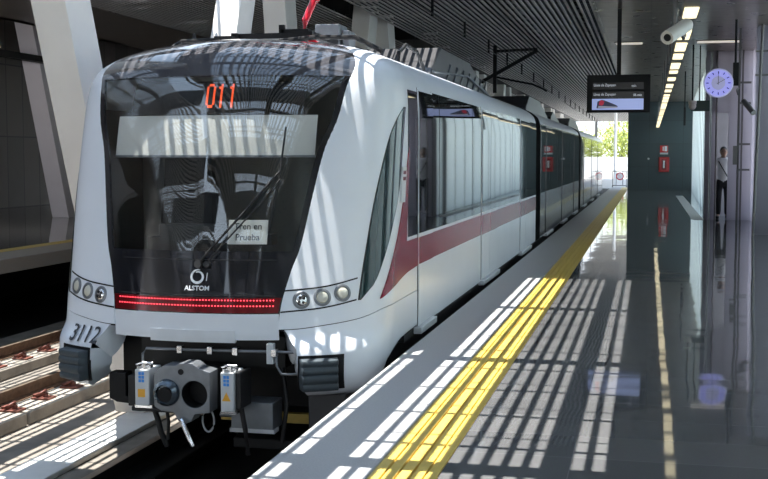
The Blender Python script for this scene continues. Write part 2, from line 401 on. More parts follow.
mb.box((-18.8, 24, 6.6), (-11.4, 62, 6.8)).box((-18.8, 23.9, 4.75), (-11.4, 24.1, 6.8)).box((-11.6, 24, 4.1), (-11.4, 62, 6.8))
struct(mb.build('ceiling_far', M_lceil), 'brown grey soffit over the far platform', 'ceiling')
struct(MB().box((-9.23, 19, 4.015), (-9.17, 62, 4.21)).build('trim_9', M_pipe), 'fascia strip at the edge of the far soffit', 'fascia')
struct(MB().box((-18.8, -4, -.3), (-18.4, 62, 6.7)).build('wall_left', M_brownwall), 'brown panelled wall behind the far platform', 'wall')
struct(MB().box((-18.8, 61.8, -.3), (-9.4, 62.2, 6.7)).build('wall_back_left', M_brownwall), 'brown wall closing the far platform', 'wall')
# end wall of the near platform
struct(MB().box((-.95, 54, 0), (2.0, 54.3, 4.1)).build('wall_end', M_teal), 'dark teal panelled wall at the platform end', 'wall')
# façade on the right: far stretch, return with an opening, near stretch
gx = lambda y: 1.42 + (y - 28.6) * .0189
mb = MB()
y = 28.62
while y < 53.9:
    y2 = min(y + 1.96, 53.98); a, b = gx(y), gx(y2); mb.hexa([(a, y, 0), (a + .05, y, 0), (b + .05, y2, 0), (b, y2, 0), (a, y, 4), (a + .05, y, 4), (b + .05, y2, 4), (b, y2, 4)]); y += 2.0
struct(mb.build('window_1', M_frost, bevel=.004), 'pale green frosted glass screen along the far platform', 'glass screen')
mb = MB(); y = 28.6
while y < 54:
    mb.box((gx(y) - .012, y - .03, 0), (gx(y) + .01, y + .03, 4.0)); y += 2.0
struct(mb.build('trim_10', M_pipe), 'mullions of the glass screen', 'mullion')
mb = MB().box((1.30, 28.55, 0), (1.40, 28.62, 4.0)).box((1.44, 28.55, 0), (1.53, 28.62, 4.0)).box((1.83, 28.55, 0), (2.11, 28.65, 4.0)).box((2.13, 28.57, 0), (2.40, 28.65, 4.0))
struct(MB().box((1.36, 30.3, 0), (2.4, 30.4, 4.0)).build('wall_recess', mat('lilac_grey_wall', (.20, .19, .21), rough=.5)), 'lilac grey back wall of the doorway recess', 'wall')
mb.box((1.53, 28.55, 2.55), (1.83, 28.65, 4.0))
struct(mb.build('wall_return', M_lilac), 'lilac grey panels beside the doorway where the guard stands', 'wall')
mb = MB().box((2.36, 23.75, 0), (2.42, 28.55, 4.0))
struct(mb.build('wall_right', M_lilac), 'lilac grey side panels by the near glass', 'wall')
import math
XC=-3.285
def interp(tab,x):
    # monotone cubic hermite
    n=len(tab)
    if x<=tab[0][0]:
        return tab[0][1]
    if x>=tab[-1][0]:
        (x0,y0),(x1,y1)=tab[-2],tab[-1]
        return y1+(y1-y0)/(x1-x0)*(x-x1)
    for i in range(n-1):
        if x<=tab[i+1][0]: break
    def d(i): return (tab[i+1][1]-tab[i][1])/(tab[i+1][0]-tab[i][0])
    def m(i):
        if i==0: return d(0)
        if i==n-1: return d(n-2)
        a,b=d(i-1),d(i)
        return 0 if a*b<=0 else 2*a*b/(a+b)
    h=tab[i+1][0]-tab[i][0]; s=(x-tab[i][0])/h
    return (tab[i][1]*(1+2*s)*(1-s)**2+h*m(i)*s*(1-s)**2+tab[i+1][1]*s*s*(3-2*s)+h*m(i+1)*s*s*(s-1))
PLAN=[(0,0),(.32,.026),(.64,.105),(.80,.165),(.95,.235),(1.08,.315),(1.2,.44),(1.27,.585),(1.31,.77),(1.325,1.0),(1.325,1.4),(1.325,4)]
_cl=[0.]
for i in range(1,len(PLAN)): _cl.append(_cl[-1]+math.dist(PLAN[i],PLAN[i-1]))
TA=[(c,p[0]) for c,p in zip(_cl,PLAN)]; TT=[(c,p[1]) for c,p in zip(_cl,PLAN)]
LZ=[(-.40,-.02),(-.28,-.1),(-.1,-.15),(.06,-.14),(.2,-.025),(.345,0),(.8,.10),(1.3,.21),(1.8,.34),(2.11,.45),(2.3,.62),(2.4,.82),(2.46,1.05),(2.5,1.6)]
AZ=[(-.4,1.325),(1.9,1.325),(2.1,1.312),(2.2,1.28),(2.28,1.2),(2.34,1.1),(2.4,.95),(2.45,.7),(2.48,.4),(2.5,.05)]
def S(t,z,off=0):
    def raw(t,z):
        s=1 if t>=0 else -1
        a=s*interp(TA,abs(t))*interp(AZ,z)/1.325*(1 if s>0 else 1.03)
        return (XC+a, 7.922+interp(LZ,z)+interp(TT,abs(t)), z)
    p=raw(t,z)
    if off:
        e=.004
        q=raw(t+e,z); q0=raw(t-e,z); w=raw(t,min(z+e,2.499)); w0=raw(t,z-e)
        u=[q[i]-q0[i] for i in range(3)]; v=[w[i]-w0[i] for i in range(3)]
        n=[u[1]*v[2]-u[2]*v[1],u[2]*v[0]-u[0]*v[2],u[0]*v[1]-u[1]*v[0]]
        l=math.sqrt(sum(k*k for k in n)) or 1
        p=tuple(p[i]+off*n[i]/l for i in range(3))
    return p
def t_of_a(a):
    lo,hi=0,4
    for _ in range(50):
        m=(lo+hi)/2
        if interp(TA,m)<a: lo=m
        else: hi=m
    return lo
def t_of_T(T):
    lo,hi=0,6
    for _ in range(50):
        m=(lo+hi)/2
        if interp(TT,m)<T: lo=m
        else: hi=m
    return lo
# ---------------------------------------------------------------- the train
train = thing('train', 'white, black and red metro train standing at the platform with its cab towards us', 'train', (XC, 7.9, -.87))
TM = [(.2, .655), (.338, .661), (.663, .729), (.809, .78), (1.178, .849), (1.553, .923), (1.781, 1.007), (2.052, 1.068), (2.26, 1.175), (2.36, 1.25), (2.45, 1.30), (2.5, 1.32)]
ZS = [(0, .226), (.727, .233), (1.056, .265), (1.257, .289), (1.631, .338), (2.33, .342), (4, .342)]
ZB = [(0, -.275), (1.45, -.275), (1.68, -.20), (1.81, -.114), (2.36, -.012), (3, 0), (5, 0)]
tm = lambda z: interp(TM, z)
def tend(z): return t_of_T(10.0 - 7.922 - interp(LZ, z))
def lerp(a, b, u): return a + (b - a) * u
def ease(v): return v
def rows(z0, z1, v): # denser towards the roof
    return lerp(z0, z1, 1 - (1 - v) ** 1.6) if z1 > 2.3 else lerp(z0, z1, v)
def patch(mb, tl, tr, z0, z1, nu, nv, off=0., th=.02):
    def P(o):
        def f(u, v):
            z = rows(z0, z1, v); return S(lerp(tl(z), tr(z), u), z, o)
        return f
    return mb.slab(P(off), P(off - th), nu, nv)
C = lambda k: (lambda z: k)
def on(t, z, off=.004): return Vector(S(t, z, off))
def nrm(t, z):
    return (Vector(S(t, z, .05)) - Vector(S(t, z, 0))).normalized()

# white shell: both wings and the band under the mask
mb = MB()
for s in (1, -1):
    def sh(o):
        def f(u, v):
            zn = lerp(.232, 2.494, 1 - (1 - v) ** 1.6)
            a = tm(zn); b = tend(zn); t = a + (b - a) * (u ** 1.15)
            z0 = interp(ZS, t); z = z0 + (2.494 - z0) * (zn - .232) / (2.494 - .232)
            return S(s * t, z, o)
        return f
    mb.slab(sh(0), sh(-.02), 44, 56)
def lip(o, z0=.15, z1=.345, w=.655):
    def f(u, v):
        p = S(lerp(-w, w, u), .345, o); z = lerp(z0, z1, v); return (p[0], p[1] - .03 * (1 - v) ** .5 * 0 + .05 * max(0, .25 - v) ** 1.5, z)
    return f
mb.slab(lip(0), lip(-.05), 24, 12)
mb.build('cab_shell', M_white, train, smooth=32)
# lower corner fairings
TI = [(-.275, .90), (-.12, .843), (.083, .822), (.15, .76), (.219, .708), (.24, .69)]
for s in (1, -1):
    mb = MB()
    def fa(o):
        def f(u, v):
            zn = lerp(-.275, .228, v); a = interp(TI, zn); t = a + (3.4 - a) * (u ** 1.2)
            z0, z1 = interp(ZB, t), interp(ZS, t) - .006
            z = lerp(z0, z1, v)
            # the lower edge of the corner is rounded in towards the bottom
            return S(s * t, z, o - .05 * max(0, (.14 - v) / .14) ** 2)
        return f
    mb.slab(fa(0), fa(-.22), 64, 22)
    mb.build('corner_fairing', M_white, train, smooth=40)
# dark gap behind the seam
for s in (1, -1):
    mb = MB()
    mb.slab(lambda u, v: S(s * lerp(.66, 3.3, u), interp(ZS, lerp(.66, 3.3, u)) - .012 + .02 * v, -.012), lambda u, v: S(s * lerp(.66, 3.3, u), interp(ZS, lerp(.66, 3.3, u)) - .012 + .02 * v, -.018), 40, 1)
    mb.build('seam', M_fix, train)
# tab in the lower lip
mb = MB().slab(lip(.006, .13, .222, .33), lip(-.05, .13, .222, .33), 20, 3)
mb.build('tow_flap', mat('pale_flap_paint', (.68, .71, .75), rough=.3), train, smooth=40)
# black mask
patch(MB(), lambda z: -tm(z), tm, .345, .765, 36, 12).build('mask_panel', M_black, train, smooth=40)
patch(MB(), lambda z: -tm(z), tm, 2.125, 2.498, 44, 26).build('roof_visor', M_visor, train, smooth=40)
mb = MB()
for s in (1, -1):
    patch(mb, lambda z: s * (tm(z) - .05), lambda z: s * tm(z), .765, 2.125, 4, 26)
patch(mb, lambda z: -tm(z) + .05, lambda z: tm(z) - .05, .765, .80, 30, 1)
mb.build('windscreen_frame', M_black, train, smooth=40)
patch(MB(), lambda z: -tm(z) + .05, lambda z: tm(z) - .05, .80, 2.125, 36, 30, -.002, .012).build('windscreen', M_wind, train, smooth=40)
# seam lines on the mask
mb = MB()
for z in (.735, .475):
    mb.slab(lambda u, v: S(lerp(-.62, .62, u), z + .006 * v, .0015), lambda u, v: S(lerp(-.62, .62, u), z + .006 * v, 0), 30, 1)
mb.build('mask_seam', M_rubber, train)
# red led strip
led = patch(MB(), lambda z: -tm(z) + .012, lambda z: tm(z) - .012, .352, .462, 30, 3, .003, .003).build('led_strip', M_ledback, train, smooth=40)
for z in (.402, .443):
    mb = MB()
    for k in range(52):
        t = -.61 + 1.22 * k / 51
        mb.sphere(on(t, z, .005), .0052, 6, 4)
    mb.build('led_row', M_led, led)
def fine(V, F, cuts=3):
    b = bmesh.new(); vs = [b.verts.new((p[0], p[1], 0)) for p in V]
    for f in F: b.faces.new([vs[i] for i in f])
    bmesh.ops.triangulate(b, faces=b.faces[:])
    for _ in range(3):
        le = [e for e in b.edges if e.calc_length() > .022]
        if not le: break
        bmesh.ops.subdivide_edges(b, edges=le, cuts=1); bmesh.ops.triangulate(b, faces=b.faces[:])
    b.verts.index_update(); V = [tuple(v.co) for v in b.verts]; F = [tuple(v.index for v in f.verts) for f in b.faces]; b.free(); return V, F
# maker's emblem: open swirl ring and lettering
def flat(V, F, t0, z0, off, mbx, kx=1., sh=0.):
    V, F = fine(V, F)
    return mbx.add([S(t0 + x * kx + sh * y, z0 + y, off) for x, y, *_ in V], F)
mb = MB(); V = []; F = []
n = 44
for k in range(n + 1):
    a = PI * .40 + k / n * PI * 2.25
    w = .007 + .012 * math.sin(min(1, k / n) * PI) ** .7; r = .052 - .017 * (k / n)
    V += [((r + w * .5) * math.cos(a), (r + w * .5) * math.sin(a)), ((r - w * .5) * math.cos(a), (r - w * .5) * math.sin(a))]
F = [(2 * k, 2 * k + 1, 2 * k + 3, 2 * k + 2) for k in range(n)]
flat(V, F, .03, .612, .004, mb)
V = [(.066 + .004 * 0, -.03), (.072, -.03), (.076, .03), (.070, .03)]; flat(V, [(0, 1, 2, 3)], .03, .612, .004, mb)
mb.build('emblem', M_wtext, train)
mb = MB(); V, F = text_geo('ALSTOM', .048, bold=.0012); flat(V, F, .03, .527, .004, mb, 1.05); mb.build('maker_lettering', M_wtext, train)
# headlights
for s, lab in ((1, ''), (-1, '')):
    mb = MB()
    for (ta, za, tb, zb, tc, zc) in ((.665, .505, .95, .528, 1.245, .585), (.665, .352, .95, .375, 1.245, .425)):
        tab = [(ta, za), (tb, zb), (tc, zc)]
        mb.slab(lambda u, v: S(s * lerp(ta, tc, u), interp(tab, lerp(ta, tc, u)) + .011 * v, .003), lambda u, v: S(s * lerp(ta, tc, u), interp(tab, lerp(ta, tc, u)) + .011 * v, -.003), 24, 1)
    mb.build('headlight_surround', M_fix, train)
    for t, z, m in ((.816, .443, M_chrome), (.971, .460, M_hubglass), (1.125, .487, M_hubglass)):
        c = on(s * t, z, 0); d = nrm(s * t, z)
        h = MB().lathe([(.066, -.02), (.066, .004), (.060, .009), (.048, .009), (.046, -.006)], c, d, 28).build('headlight', M_grey, train, smooth=40)
        MB().lathe([(.0465, -.01), (.045, .004), (.036, .011), (.018, .014), (.001, .015)], c, d, 24).build('lens', m, h, smooth=60)
        if m is M_chrome:
            k_ = MB()
            u_, v_, _ = basis(d)
            for q in range(4):
                a = q * PI / 2 + .6
                k_.sphere(c + d * .014 + (u_ * math.cos(a) + v_ * math.sin(a)) * .022, .011, 8, 6)
            k_.build('lamp_segment', M_rubber, h, smooth=60)
# ribbed buffers in the fairings
for s in (1, -1):
    mb = MB().slab(lambda u, v: S(s * lerp(.835, 1.185, u), lerp(-.205, .052, v), .004), lambda u, v: S(s * lerp(.835, 1.185, u), lerp(-.205, .052, v), -.01), 12, 8)
    fr = mb.build('buffer_recess', M_fix, train, smooth=40)
    def bf(u, v):
        e = min(1, min(u, 1 - u) / .07) ** .5 * min(1, min(v, 1 - v) / .06) ** .5
        rib = abs(math.sin(PI * v * 4)) ** .6
        return S(s * lerp(.845 if s > 0 else .855, 1.13, u), lerp(-.195, .03, v), .004 + e * (.062 + .016 * rib))
    MB().slab(bf, lambda u, v: S(s * lerp(.855, 1.13, u), lerp(-.195, .03, v), 0), 26, 50).build('buffer', M_bump, train, smooth=50)
# fleet number
mb = MB(); V, F = text_geo('3112', .165, bold=.002); flat(V, F, -.93, .133, .012, mb, 1.02, .08); mb.build('number_lettering', M_text, train)
# curved cab side windows
WF = [(.433, 1.271), (.54, 1.283), (.646, 1.295), (.832, 1.324), (1.132, 1.378), (1.438, 1.462), (1.673, 1.562), (1.812, 1.687), (1.9, 1.84)]
WR = [(.433, 1.275), (.54, 1.42), (.741, 1.565), (.964, 1.705), (1.195, 1.832), (1.435, 1.885), (1.679, 1.905), (1.8, 1.91), (1.9, 1.91)]
for s in (1, -1):
    mb = MB(); patch(mb, lambda z: s * interp(WF, z), lambda z: s * interp(WR, z), .435, 1.9, 14, 40, .004, .004)
    mb.build('cab_side_window', M_cabglass, train, smooth=40)
    mb = MB()
    patch(mb, lambda z: s * (interp(WF, z) - .012), lambda z: s * (interp(WR, z) + .012), .425, 1.91, 6, 30, .002, .002)
    mb.build('window_gasket', M_rubber, train, smooth=40)
    # red swoosh that widens into the side band
    SF = [(.411, 1.516), (.674, 1.723), (.952, 1.916), (1.229, 2.049), (1.434, 2.10), (1.6, 2.14)]
    SR = [(.411, 1.53), (.48, 1.867), (.539, 2.32), (.56, 2.75), (.566, 3.2), (.80, 3.2), (.801, 2.25), (1.6, 2.15)]
    mb = MB()
    for z0, z1, nv in ((.413, .566, 12), (.566, .80, 6)):
        patch(mb, lambda z: s * interp(SF, z), lambda z: s * min(interp([(.411, 1.53), (.48, 1.867), (.539, 2.32), (.566, 2.9), (.9, 2.9)], z), tend(z)), z0, z1, 24, nv, .007, .005)
    patch(mb, lambda z: s * interp(SF, z), lambda z: s * max(interp([(.8, 2.22), (1.6, 2.16)], z), interp(SF, z) + .005), .80, 1.58, 6, 18, .007, .005)
    mb.build('red_swoosh', M_red, train, smooth=40)
# marker lamp / label on the pillar by the cab window
mb = MB(); patch(mb, C(1.90), C(2.06), 1.13, 1.42, 4, 6, .012, .012)
lp = mb.build('indicator_plate', M_lgrey, train, bevel=.004)
mb = MB()
for a in (1.93, 1.985):
    for z in (1.36, 1.31):
        patch(mb, C(a), C(a + .04), z, z + .028, 2, 2, .016, .004)
mb.build('indicator_lens', M_red, lp)

# inside of the cab
mb = MB().box((XC - 1.05, 8.45, .50), (XC + 1.05, 9.75, .56)).box((XC - 1.2, 9.72, .5), (XC + 1.2, 9.78, 2.2)).box((XC - .9, 8.95, 2.16), (XC + .9, 9.75, 2.2))
for s in (1, -1): mb.box((XC + s * 1.2, 9.0, .5), (XC + s * 1.22, 9.75, 1.9))
mb.build('cab_lining', M_cabin, train)
mb = MB().slab(lambda u, v: S(lerp(-.62, .62, u), lerp(.78, .82, v), lerp(-.03, -.55, v)), lambda u, v: S(lerp(-.62, .62, u), lerp(.60, .66, v), lerp(-.04, -.55, v)), 16, 4).box((XC - .5, 8.5, .82), (XC + .1, 8.62, .97)).box((XC + .2, 8.45, .82), (XC + .45, 8.6, .9))
mb.build('driver_desk', M_seat, train)
mb = MB()
mb.grid(lambda u, v: (XC - .52 + .46 * (u - .5) * (1 - .25 * v ** 3), 9.12 + .12 * v + .06 * (2 * u - 1) ** 2 * -1, .7 + .95 * v), 8, 10)
mb.box((XC - .74, 8.8, .72), (XC - .3, 9.15, .84)).cyl((XC - .52, 9.0, .56), (XC - .52, 9.0, .72), .06).box((XC - .64, 9.2, 1.6), (XC - .40, 9.28, 1.82)).box((XC - .73, 9.14, .75), (XC - .31, 9.24, 1.62))
mb.build('driver_seat', M_seat, train, smooth=40)
mb = MB(); mb.slab(lambda u, v: S(lerp(-.86, .86, u), lerp(1.53, 1.84, v), -.07), lambda u, v: S(lerp(-.86, .86, u), lerp(1.53, 1.84, v), -.075), 20, 4)
bl = mb.build('sun_blind', M_blind, train, smooth=40)
mb = MB(); mb.slab(lambda u, v: S(lerp(-.88, .88, u), lerp(1.513, 1.53, v), -.065), lambda u, v: S(lerp(-.88, .88, u), lerp(1.513, 1.53, v), -.08), 20, 1)
mb.build('blind_rail', M_grey, bl)
# destination display behind the glass
mb = MB(); mb.slab(lambda u, v: S(lerp(-.72, .75, u), lerp(1.845, 2.11, v), -.06), lambda u, v: S(lerp(-.72, .75, u), lerp(1.845, 2.11, v), -.12), 20, 3)
ds = mb.build('destination_display', M_fix, train)
D = {'0': ['01110', '10001', '10001', '10001', '10001', '10001', '10001', '10001', '01110'], '1': ['00100', '01100', '00100', '00100', '00100', '00100', '00100', '00100', '00100']}
mb = MB()
for i, ch in enumerate('011'):
    for r, row in enumerate(D[ch]):
        for c, b in enumerate(row):
            if b == '1':
                t = -.045 + i * .088 + c * .0155; z = 2.085 - r * .0215
                p = S(t, z, -.056); q = 0
                mb.add([S(t, z, -.056), S(t, z - .0185, -.056), S(t + .0152, z - .0185, -.056), S(t + .0152, z, -.056)], [(0, 1, 2, 3)])
mb.build('route_digits', M_dest, ds)
# wiper
wi = MB().tube([on(.035, .70, .03), on(.12, .80, .05), on(.36, 1.08, .055), on(.60, 1.385, .045)], .009, 8).build('wiper', M_rubber, train, smooth=50)
MB().tube([on(.10, .70, .03), on(.18, .80, .05), on(.42, 1.08, .055), on(.61, 1.33, .045)], .006, 8).build('wiper_rod', M_rubber, wi, smooth=50)
MB().tube([on(.62, 1.72, .022), on(.60, 1.385, .025), on(.545, .93, .022)], .008, 8).build('wiper_blade', M_rubber, wi, smooth=50)
MB().cyl(on(.035, .70, -.01), on(.035, .70, .045), .03).cyl(on(.10, .70, -.01), on(.10, .70, .04), .024).build('wiper_pivot', M_rubber, wi, smooth=40)

# ---- car bodies
PROF = []
for k in range(41):
    z = 0.0 + 2.499 * (1 - (1 - k / 40) ** 1.7); PROF.append((1.325 * interp(AZ, z) / 1.325, z))
ring = [(a, z) for a, z in PROF] + [(-a, z) for a, z in reversed(PROF)]
def side(y0, y1, z0, z1, off, th, nz=6, s=1):
    f = lambda o: (lambda u, v: (XC + s * (interp(AZ, lerp(z0, z1, v)) + o), lerp(y0, y1, u), lerp(z0, z1, v)))
    return f(off), f(off - th)
def panel(mb, y0, y1, z0, z1, off=.004, th=.004, nz=6, s=1):
    a, b = side(y0, y1, z0, z1, off, th, nz, s); return mb.slab(a, b, 1, nz)
def car(y0, y1, doors, panes, M_white=M_white, M_red=M_red):
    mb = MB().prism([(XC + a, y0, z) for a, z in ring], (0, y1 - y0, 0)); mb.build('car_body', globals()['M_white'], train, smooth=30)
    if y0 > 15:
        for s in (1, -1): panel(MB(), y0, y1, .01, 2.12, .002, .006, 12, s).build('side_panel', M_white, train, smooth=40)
    for d0, d1 in doors:
        for s in (1, -1):
            mid = (d0 + d1) / 2
            for a, b in ((d0, mid - .008), (mid + .008, d1)) if d1 - d0 > 1 else ((d0, d1),):
                lf = panel(MB(), a, b, .02, 2.09, .012, .014, 10, s).build('door', M_white, train, smooth=40)
                panel(MB(), a + .012, b - .012, .565, .80, .015, .003, 2, s).build('door_stripe', M_red, lf)
                panel(MB(), a + .01, b - .01, .835, 2.07, .016, .004, 8, s).build('door_window', M_sideglass, lf, smooth=40)
            g = MB()
            for yy in (d0 - .012, d1 + .002): panel(g, yy, yy + .010, .02, 2.1, .003, .003, 8, s)
            g.build('door_seal', M_rubber, train)
            MB().box((XC + s * 1.30, d0 - .05, -.045), (XC + s * 1.372, d1 + .05, .012)).build('door_step', M_lgrey, train, bevel=.006)
    for s in (1, -1):
        ys = sorted([y0] + [q for d in doors for q in d] + [y1])
        for a, b in zip(ys[::2], ys[1::2]):
            if b - a > .1: panel(MB(), max(a, 10.0) + (.014 if a > y0 else 0), b - (.014 if b < y1 else 0), .565, .80, .004, .004, 2, s).build('side_stripe', M_red, train)
        for a, b in panes:
            panel(MB(), a, b, .83, 2.09, .006, .006, 10, s).build('side_window', M_sideglass, train, smooth=40)
car(10.0, 20.62, [(9.84, 10.50), (13.75, 15.2), (18.05, 19.5)], [(10.54, 10.85), (10.88, 12.97), (13.0, 13.72), (15.24, 16.9), (16.93, 18.02), (19.54, 20.56)])
for s in (1,):
    panel(MB(), 9.42, 9.80, .83, 2.06, .006, .006, 10, s).build('side_window', M_sideglass, train, smooth=40)
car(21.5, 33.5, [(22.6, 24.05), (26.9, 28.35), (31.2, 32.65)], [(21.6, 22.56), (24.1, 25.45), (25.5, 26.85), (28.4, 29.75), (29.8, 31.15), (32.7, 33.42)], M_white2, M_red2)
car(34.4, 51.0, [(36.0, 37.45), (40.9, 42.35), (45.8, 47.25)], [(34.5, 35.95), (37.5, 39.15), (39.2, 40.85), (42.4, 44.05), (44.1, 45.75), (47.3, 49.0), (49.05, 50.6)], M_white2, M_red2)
for y0, y1 in ((20.62, 21.5), (33.5, 34.4)):
    mb = MB(); n = 5
    for k in range(n):
        a = y0 + (y1 - y0) * k / n; w = (y1 - y0) / n
        mb.prism([(XC + q * 1.004, a, z * 1.003 - .003) for q, z in ring], (0, w * .6, 0)); mb.prism([(XC + q * .985, a + w * .6, z * .99) for q, z in ring], (0, w * .4, 0))
    mb.build('gangway_bellows', M_bellows, train)
# underframe, bogies
mb = MB().box((XC - 1.1, 9.4, -.45), (XC + 1.1, 50.8, -.02)).box((XC - 1.26, 9.4, -.06), (XC + 1.30, 50.9, 0)).box((XC - .55, 8.25, -.1), (XC + .62, 9.4, .14)).box((XC - .95, 8.75, -.5), (XC + 1.05, 9.0, .2)).box((XC - 1.2, 9.3, -.6), (XC + 1.2, 9.5, .2))
for y in (10.6, 12.6, 17.5, 19.5, 23, 25, 30, 32, 36, 38, 47, 49): mb.box((XC - 1.0, y - .1, -.7), (XC + 1.0, y + .1, -.5))
mb.build('underframe', M_dark, train)
for y in (10.3, 12.2, 17.8, 19.6, 23.2, 25, 30.2, 32, 37, 39, 46, 48):
    mb = MB()
    for s in (1, -1): mb.cyl((XC + s * .66, y, -.45), (XC + s * .80, y, -.45), .42, n=28)
    mb.cyl((XC - .7, y, -.45), (XC + .7, y, -.45), .07); mb.build('wheelset', M_dark, train, smooth=40)
MB().box((XC - .25, 9.15, -.74), (XC + .55, 9.22, -.66)).build('bogie_beam', M_yellow, train)
MB().box((XC + .1, 8.5, -.80), (XC + .75, 8.62, -.72)).build('obstacle_deflector', M_dark, train, bevel=.01)
# bracket below the left fairing
MB().prism([(XC - .76, 8.1, -.16), (XC - .62, 8.1, -.16), (XC - .62, 8.1, -.34), (XC - .56, 8.1, -.36), (XC - .56, 8.1, -.40), (XC - .70, 8.1, -.39), (XC - .76, 8.1, -.36)], (0, .12, 0)).build('fairing_bracket', M_fix, train, bevel=.006)
# conduit with clips below the lip
cd = MB().tube([(XC - .42, 7.98, -.06), (XC - .42, 7.98, .02), (XC - .39, 7.98, .06), (XC + .2, 8.0, .062), (XC + .83, 8.05, .062)], .011, 8).build('conduit', M_grey, train, smooth=50)
for x in (-.12, .12, .32, .62): MB().box((XC + x - .02, 7.965, .035), (XC + x + .02, 8.02, .09)).build('conduit_clip', M_steel, cd, bevel=.003)
MB().tube([(XC + .63, 8.0, .05), (XC + .635, 8.0, -.04), (XC + .67, 8.0, -.095), (XC + .74, 8.02, -.10), (XC + .82, 8.05, -.095)], .010, 8).build('hose', M_grey, train, smooth=50)
MB().box((XC + .565, 7.97, -.02), (XC + .615, 8.03, .13)).build('junction_block', M_lgrey, train, bevel=.004)

# ---- coupler
YF = 7.76
cp = thing('coupler', 'x', 'x'); del cp['label']; del cp['category']; cp.parent = train; cp.location = (0, 0, 0)
def face_plate():
    # outline of the coupler face with a lobe below, two round openings cut through as separate rings
    n = 28; V = []; F = []
    L0, R0 = Vector((XC - .132, YF, -.222)), Vector((XC + .082, YF, -.228))
    return L0, R0
cL, cR = face_plate()
out = [(-.235, -.10), (-.235, -.33), (-.18, -.36), (-.08, -.37), (-.045, -.43), (.0, -.455), (.055, -.43), (.085, -.375), (.20, -.36), (.205, -.06), (.12, -.035), (.07, .0), (-.02, .0), (-.07, -.02), (-.15, -.02), (-.20, -.05)]
bm = bmesh.new()
def ringv(pts): return [bm.verts.new(p) for p in pts]
o_ = ringv([(XC + x, YF, z) for x, z in out])
h1 = ringv([(cL.x + .098 * math.cos(a), YF, cL.z + .098 * math.sin(a)) for a in [2 * PI * k / 32 for k in range(32)]])
h2 = ringv([(cR.x + .100 * math.cos(a), YF, cR.z + .100 * math.sin(a)) for a in [2 * PI * k / 32 for k in range(32)]])
es = []
for rg in (o_, h1, h2):
    for i in range(len(rg)): es.append(bm.edges.new((rg[i], rg[(i + 1) % len(rg)])))
bmesh.ops.triangle_fill(bm, use_beauty=True, use_dissolve=False, edges=es)
ext = bmesh.ops.extrude_face_region(bm, geom=bm.faces[:])
bmesh.ops.translate(bm, verts=[g for g in ext['geom'] if isinstance(g, bmesh.types.BMVert)], vec=(0, .16, 0))
bmesh.ops.recalc_face_normals(bm, faces=bm.faces)
me = bpy.data.meshes.new('coupler_face'); bm.to_mesh(me); bm.free()
for v in me.vertices: v.co -= train.location
me.materials.append(M_grey); fo = bpy.data.objects.new('coupler_face', me); COL.objects.link(fo); fo.parent = cp
bv = fo.modifiers.new('edge', 'BEVEL'); bv.width = .008; bv.segments = 2; bv.limit_method = 'ANGLE'; bv.angle_limit = .7
MB().lathe([(.10, .0), (.097, .06), (.085, .12), (.05, .17), (.02, .19)], cR + Vector((0, .20, 0)), (0, 1, 0), 28).lathe([(.104, -.03), (.104, .20), (.099, .20), (.099, -.03)], cR + Vector((0, .04, 0)), (0, 1, 0), 28, (0, 0)).build('cup', M_dark, cp, smooth=40)
MB().lathe([(.102, .03), (.100, -.015), (.088, -.045), (.066, -.06), (.058, -.03)], cL, (0, 1, 0), 28).build('cone', mat('coupler_cone_metal', (.10, .13, .16), rough=.2, metal=.6, coat=.4), cp, smooth=50)
MB().cyl(cL + Vector((0, -.045, -.01)), cL + Vector((0, -.0, -.01)), .057).build('cone_bore', M_fix, cp, smooth=40)
MB().cyl((XC - .02, YF - .004, -.065), (XC - .02, YF + .01, -.065), .022).build('pin_hole', M_fix, cp, smooth=40)
MB().tube([(XC - .01, YF - .02, -.41), (XC + .01, YF - .05, -.425), (XC + .085, YF - .05, -.60)], .017, 10).build('release_handle', M_steel, cp, smooth=60)
for x0, x1, z0, z1 in ((-.385, -.27, -.33, -.06), (.285, .385, -.345, -.055)):
    eb = MB().box((XC + x0, YF, z0), (XC + x1, YF + .22, z1)).build('electric_head', M_lgrey, cp, bevel=.008)
    xm = XC + (x0 + x1) / 2 - .005
    mb = MB()
    for i in (0, 1):
        for j in (0, 1, 2):
            mb.box((xm - .022 + i * .024, YF - .002, -.155 + j * .027), (xm - .002 + i * .024, YF + .001, -.133 + j * .027))
    mb.build('blue_label', M_blue, eb)
    MB().prism([(xm - .033, YF - .002, -.265), (xm + .033, YF - .002, -.265), (xm, YF - .002, -.20)] if x0 > 0 else [(xm - .028, YF - .002, -.265), (xm + .028, YF - .002, -.265), (xm + .028, YF - .002, -.205), (xm - .028, YF - .002, -.205)], (0, .003, 0)).build('warning_label', M_orange, eb)
    mb = MB()
    for k in range(4): mb.box((XC + x0 + .008 + k * .026, YF + .02 + .03 * (k % 2), z1), (XC + x0 + .026 + k * .026, YF + .10, z1 + .02 + .012 * (k % 3)))
    mb.tube([(XC + x0, YF + .03, z1 + .03), (XC + (x0 + x1) / 2, YF + .02, z1 + .05), (XC + x1 + .02, YF + .03, z1 + .045)], .008)
    mb.build('latch', M_steel, eb, bevel=.002)
    MB().box((XC + x0 - .01, YF + .02, z0 - .02), (XC + x1 + .01, YF + .2, z0)).build('hinge_strip', M_steel, eb)
MB().box((XC - .47, YF + .06, -.35), (XC - .39, YF + .28, -.12)).box((XC - .43, YF + .03, -.38), (XC - .05, YF + .22, -.345)).build('electric_head_cover', M_rubber, cp, bevel=.008)
MB().box((XC + .39, YF + .03, -.33), (XC + .43, YF + .26, -.06)).build('electric_head_cover', M_rubber, cp, bevel=.008)
MB().cyl((XC - .03, YF + .16, -.22), (XC - .03, 9.3, -.2), .09).box((XC - .22, YF + .16, -.36), (XC + .2, YF + .42, -.06)).build('drawbar', M_dark, cp, smooth=40)
HZ = []
